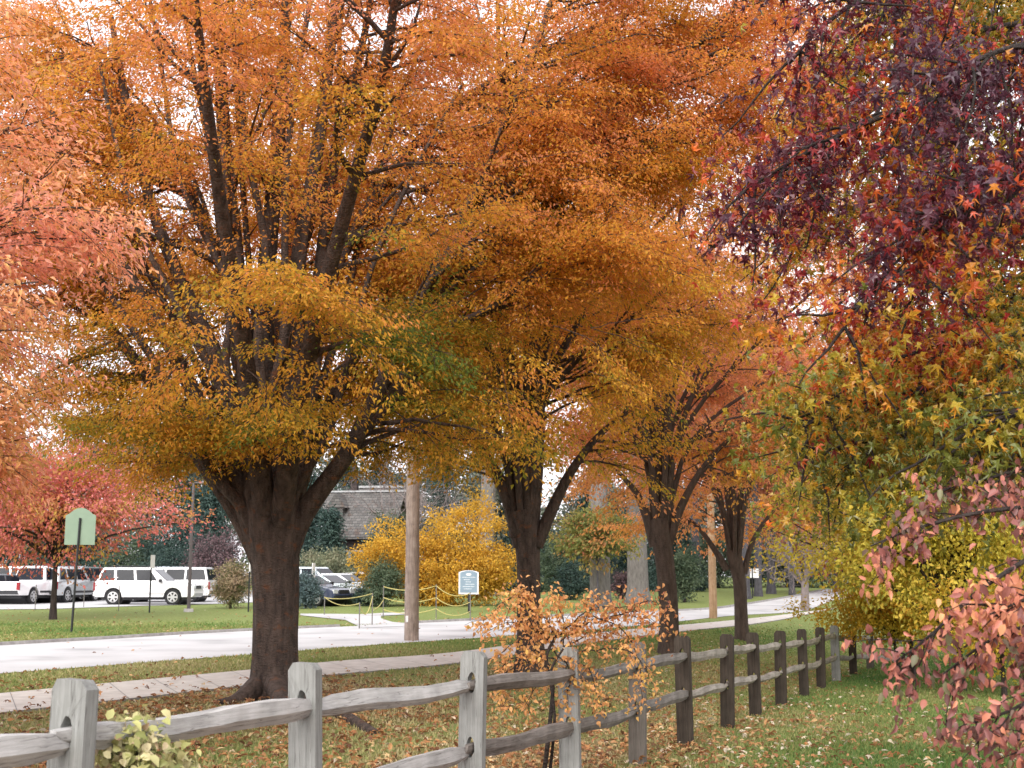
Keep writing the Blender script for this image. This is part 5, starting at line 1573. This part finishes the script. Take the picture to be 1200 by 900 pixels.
# ==================================================================== HOUSE
def shingle_mat():
    m, t, N, L, b = new_mat('weathered shingles')
    tc = N.new('ShaderNodeTexCoord')
    br = N.new('ShaderNodeTexBrick'); br.inputs['Scale'].default_value = 1.0
    br.inputs['Brick Width'].default_value = .34; br.inputs['Row Height'].default_value = .19; br.inputs['Mortar Size'].default_value = .012
    br.inputs['Color1'].default_value = (.095, .09, .085, 1); br.inputs['Color2'].default_value = (.155, .148, .14, 1); br.inputs['Mortar'].default_value = (.05, .05, .055, 1)
    mp = N.new('ShaderNodeMapping'); mp.inputs['Rotation'].default_value = (R(90), 0, 0)
    L.new(tc.outputs['Object'], mp.inputs[0]); L.new(mp.outputs[0], br.inputs['Vector'])
    n = N.new('ShaderNodeTexNoise'); n.inputs['Scale'].default_value = 1.4; n.inputs['Detail'].default_value = 6
    L.new(tc.outputs['Object'], n.inputs['Vector'])
    r = ramp(N, [(.55, (1, 1, 1)), (.72, (.85, .55, .42))]); L.new(n.outputs['Fac'], r.inputs[0])
    mx = N.new('ShaderNodeMix'); mx.data_type = 'RGBA'; mx.blend_type = 'MULTIPLY'; mx.inputs[0].default_value = .8
    L.new(br.outputs['Color'], mx.inputs[6]); L.new(r.outputs[0], mx.inputs[7]); L.new(mx.outputs[2], b.inputs['Base Color'])
    b.inputs['Roughness'].default_value = .9
    bp = N.new('ShaderNodeBump'); bp.inputs['Distance'].default_value = .05; L.new(br.outputs['Fac'], bp.inputs['Height']); bp.invert = True
    L.new(bp.outputs[0], b.inputs['Normal'])
    return m
M['shingle'] = shingle_mat()
M['timber'] = noise_mat('dark timber wall', [(.3, (.028, .022, .022)), (.7, (.065, .05, .048))], (1.2, 1.2, 8), .85, .3)
M['slate'] = noise_mat('pale ridge', [(.3, (.30, .31, .32)), (.7, (.44, .45, .46))], (6, 6, 6), .7)
hb = wd_pt(414, 90); k = 90 / 1500
def hx(px): return (px - 414) * k
def hz_(py): return pix(414, py, 90)[2] - hb[2]
house = thing('shingled_house', hb, 'old dark house with steep grey shingled roof, dormer and tall chimney', 'house', rz=R(-8))
zr_, ze = hz_(577), hz_(629)
x0, x1 = hx(386), hx(470)
dep = 3.6
# roof: front slope flares at the eave
def roof_mesh(x0, x1, zr, ze, y0, y1, yr, th=.16, ext=.35):
    mb = MB()
    prof = [(y0 - .25, ze - .12), (y0 + .55, ze + .55), (yr, zr), (y1 - .55, ze + .55), (y1 + .25, ze - .12)]
    low = [(y, z - th) for y, z in prof[::-1]]
    P = prof + low
    n = len(P)
    # rake: eave end reaches further right than the ridge end on the left, a splayed gable
    V = [(x0 + (0.9 if abs(y - yr) > 1.5 else (0.35 if abs(y - yr) > .5 else -.1)), y, z) for y, z in P] + [(x1 + ext, y, z) for y, z in P]
    mb.add(V, [(i, (i + 1) % n, n + (i + 1) % n, n + i) for i in range(n)])
    for o in (0, n):
        for i in range(4):
            a = [V[o + i], V[o + i + 1], V[o + n - 2 - i], V[o + n - 1 - i]]
            mb.add(a, [(0, 1, 2, 3)])
    return mb
roof = roof_mesh(hx(378), x1, zr_, ze, -dep, dep, 0).build('roof', M['shingle'], house, smooth=False)
mb = MB(); mb.box(((x0 + x1) / 2 + .6, 0, zr_ + .06), (x1 - x0 + 1.6, .3, .12)); mb.build('ridge', M['slate'], roof, smooth=False)
mb = MB()
mb.box(((hx(395) + x1) / 2, 0, ze / 2 + .1), (x1 - hx(395) - .3, dep * 2 - .5, ze + .1))
prism_pts = [(-dep + .3, ze + .1), (dep - .3, ze + .1), (0, zr_ - .25)]
V = [(hx(395) + .1, y, z) for y, z in prism_pts] + [(x1 - .2, y, z) for y, z in prism_pts]
mb.add(V, [(0, 1, 2), (3, 5, 4)])
mb.build('wall', M['timber'], house, smooth=False)
# dormer
dx, dz0, dz1, dzp = hx(404), hz_(612), hz_(596), hz_(580)
yf = -dep * .62
mb = MB(); mb.box((dx, yf + .8, (dz0 + dz1) / 2 - .2), (.95, 1.7, dz1 - dz0 + .5)); dm = mb.build('dormer', M['shingle'], house, smooth=False)
mb = MB()
P = [(-.72, dz1 - .05), (.72, dz1 - .05), (0, dzp)]
V = [(dx + a, yf - .2, z) for a, z in P] + [(dx + a, yf + 2.4, z) for a, z in P]
mb.add(V, [(0, 2, 5, 3), (1, 4, 5, 2), (0, 3, 4, 1)]); mb.add(V, [(0, 1, 2), (3, 5, 4)])
mb.build('dormer_roof', M['shingle'], dm, smooth=False)
mb = MB(); mb.box((dx + .05, yf - .065, dz0 + .35), (.42, .04, .62)); mb.build('window', M['glass'], dm, smooth=False)
# chimney and the wing behind
mb = MB(); mb.box((hx(411), .9, (hz_(541) + zr_ - .8) / 2), (.28, .32, hz_(541) - zr_ + .8)); ck = mb.build('chimney', M['timber'], house, smooth=False)
mb = MB(); mb.box((hx(411), .9, zr_ + .45), (.46, .5, .9)); mb.build('chimney_base', M['timber'], ck, smooth=False)
mb2 = roof_mesh(hx(392), hx(455), hz_(566), hz_(600), 2.2, 8.2, 5.2); wr_ = mb2.build('rear_roof', M['shingle'], house, smooth=False)
mb = MB(); mb.box((hx(425), 5.2, hz_(566) + .08), (hx(455) - hx(395), .35, .16)); mb.build('rear_ridge', M['slate'], wr_, smooth=False)
mb = MB(); mb.box((hx(424), 5.2, hz_(602) / 2), (hx(452) - hx(397), 5.4, hz_(602))); mb.build('rear_wall', M['timber'], house, smooth=False)
for xx in (hx(404), hx(418), hx(434)):
    mb = MB(); mb.box((xx, -dep + .22, ze * .55), (.8, .05, 1.2)); f_ = mb.build('window', M['glass'], house, smooth=False)
    mb = MB()
    for q in (-.43, .43): mb.box((xx + q, -dep + .19, ze * .55), (.07, .06, 1.34))
    for q in (-.64, .64): mb.box((xx, -dep + .19, ze * .55 + q), (.80, .06, .07))
    mb.build('frame', M['slate'], f_, smooth=False)

# ==================================================================== GROUND COVER
g = np.random.default_rng(900)
def visible(x, y, m=1.12): return np.abs(x) < y * .4 * m + .5
# boundaries of paved strips as functions of y
def xof(e): 
    o = np.argsort(e[:, 1]); return e[o, 1], e[o, 0]
ywn, xwn = xof(wn); ywf, xwf = xof(wf); yrn, xrn = xof(rn); yrf, xrf = xof(rf)
def on_paved(x, y):
    a = np.interp(y, ywn, xwn); b = np.interp(y, ywf, xwf); c = np.interp(y, yrn, xrn); d = np.interp(y, yrf, xrf)
    walk_ = (x < a + .02) & (x > b - .02)
    road_ = (x < c + .02) & (x > d - .02)
    return walk_, road_
# grass
N = 460000
y = 5.0 + (g.random(N) ** 1.25) * 44
x = (g.random(N) * 2 - 1) * (y * .4 * 1.1 + .5)
wk, rd = on_paved(x, y)
drv = (y > 44) & (x > -9) & (x < -2.5)
m = ~(wk | rd | drv)
x, y = x[m], y[m]
lit = litter(x, y)
keep = (g.random(len(x)) > lit * 1.45) & (g.random(len(x)) > sstep(38, 49, y))
x, y, lit = x[keep], y[keep], lit[keep]
n = len(x)
h = g.uniform(.025, .065, n) * (1 - .5 * lit) * (1 + .25 * np.sin(x * 2) * np.sin(y * 1.7)); wdt = g.uniform(.006, .012, n) * (1 + y / 30)
a = g.uniform(0, 2 * math.pi, n); ln = g.uniform(.1, .8, n) * h
z = terr(x, y) - .004
b0 = np.stack([x - np.cos(a) * wdt, y - np.sin(a) * wdt, z], 1); b1 = np.stack([x + np.cos(a) * wdt, y + np.sin(a) * wdt, z], 1)
a2 = g.uniform(0, 2 * math.pi, n)
tp = np.stack([x + np.cos(a2) * ln, y + np.sin(a2) * ln, z + h], 1)
V = np.stack([b0, b1, tp], 1).reshape(-1, 3)
mb = MB()
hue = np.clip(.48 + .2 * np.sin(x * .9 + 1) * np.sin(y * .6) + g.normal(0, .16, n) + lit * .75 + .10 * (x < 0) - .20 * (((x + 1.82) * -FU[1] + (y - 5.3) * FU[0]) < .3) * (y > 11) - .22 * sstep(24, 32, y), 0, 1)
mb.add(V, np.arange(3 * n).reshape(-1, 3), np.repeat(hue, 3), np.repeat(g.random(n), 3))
M['grass'] = leaf_mat('grass blades', [(0, (.10, .20, .055)), (.38, (.20, .25, .075)), (.68, (.36, .33, .14)), (1, (.50, .41, .24))], trans=.3, rough=.6, spec=.15)
o = mb.build('grass', M['grass'], smooth=False); o['kind'] = 'stuff'; o['label'] = 'short autumn lawn grass with dry blades'

# fallen leaves
N = 170000
y = 5.0 + (g.random(N) ** 1.4) * 52
x = (g.random(N) * 2 - 1) * (y * .4 * 1.1 + .5)
wk, rd = on_paved(x, y)
cl = .5 + .5 * np.sin(x * 3.1 + np.sin(y * 2.3)) * np.sin(y * 2.7 + np.sin(x * 1.9))
p = .085 + litter(x, y) ** 1.3 * 2.6 * (.35 + cl)
p = np.where(wk, p * .12, p); p = np.where(rd, .006, p)
p *= np.where(y > 22, .45, 1)
m = g.random(N) < p * .62
x, y, wk = x[m], y[m], wk[m]; n = len(x)
pos = np.stack([x, y, terr(x, y) + np.where(wk, .036, .030) + g.random(n) * .03], 1)
ax = g.normal(0, 1, (n, 3)); ax[:, 2] *= .25
nn = UP + g.normal(0, .38, (n, 3))
ln = g.uniform(.045, .10, n)
hue = g.random(n)
hue = np.where(x > 2.2, np.clip(hue + .12, 0, 1), hue)
M['litter'] = leaf_mat('fallen leaves', [(0, (.12, .055, .03)), (.3, (.28, .12, .05)), (.55, (.40, .19, .075)), (.78, (.46, .27, .12)), (.92, (.50, .36, .18)), (1, (.62, .54, .42))], trans=.15, rough=.55)
mb = MB()
k3 = n // 3
leaves(mb, pos[:k3], ax[:k3], nn[:k3], ln[:k3] * 1.15, ln[:k3] * .95, hue[:k3], STAR, g=g)
leaves(mb, pos[k3:], ax[k3:], nn[k3:], ln[k3:], ln[k3:] * .55, hue[k3:], OVATE, g=g)
o = mb.build('fallen_leaves', M['litter'], smooth=False); o['kind'] = 'stuff'; o['label'] = 'brown and orange fallen leaves scattered on the lawn and sidewalk'
print('litter', n)
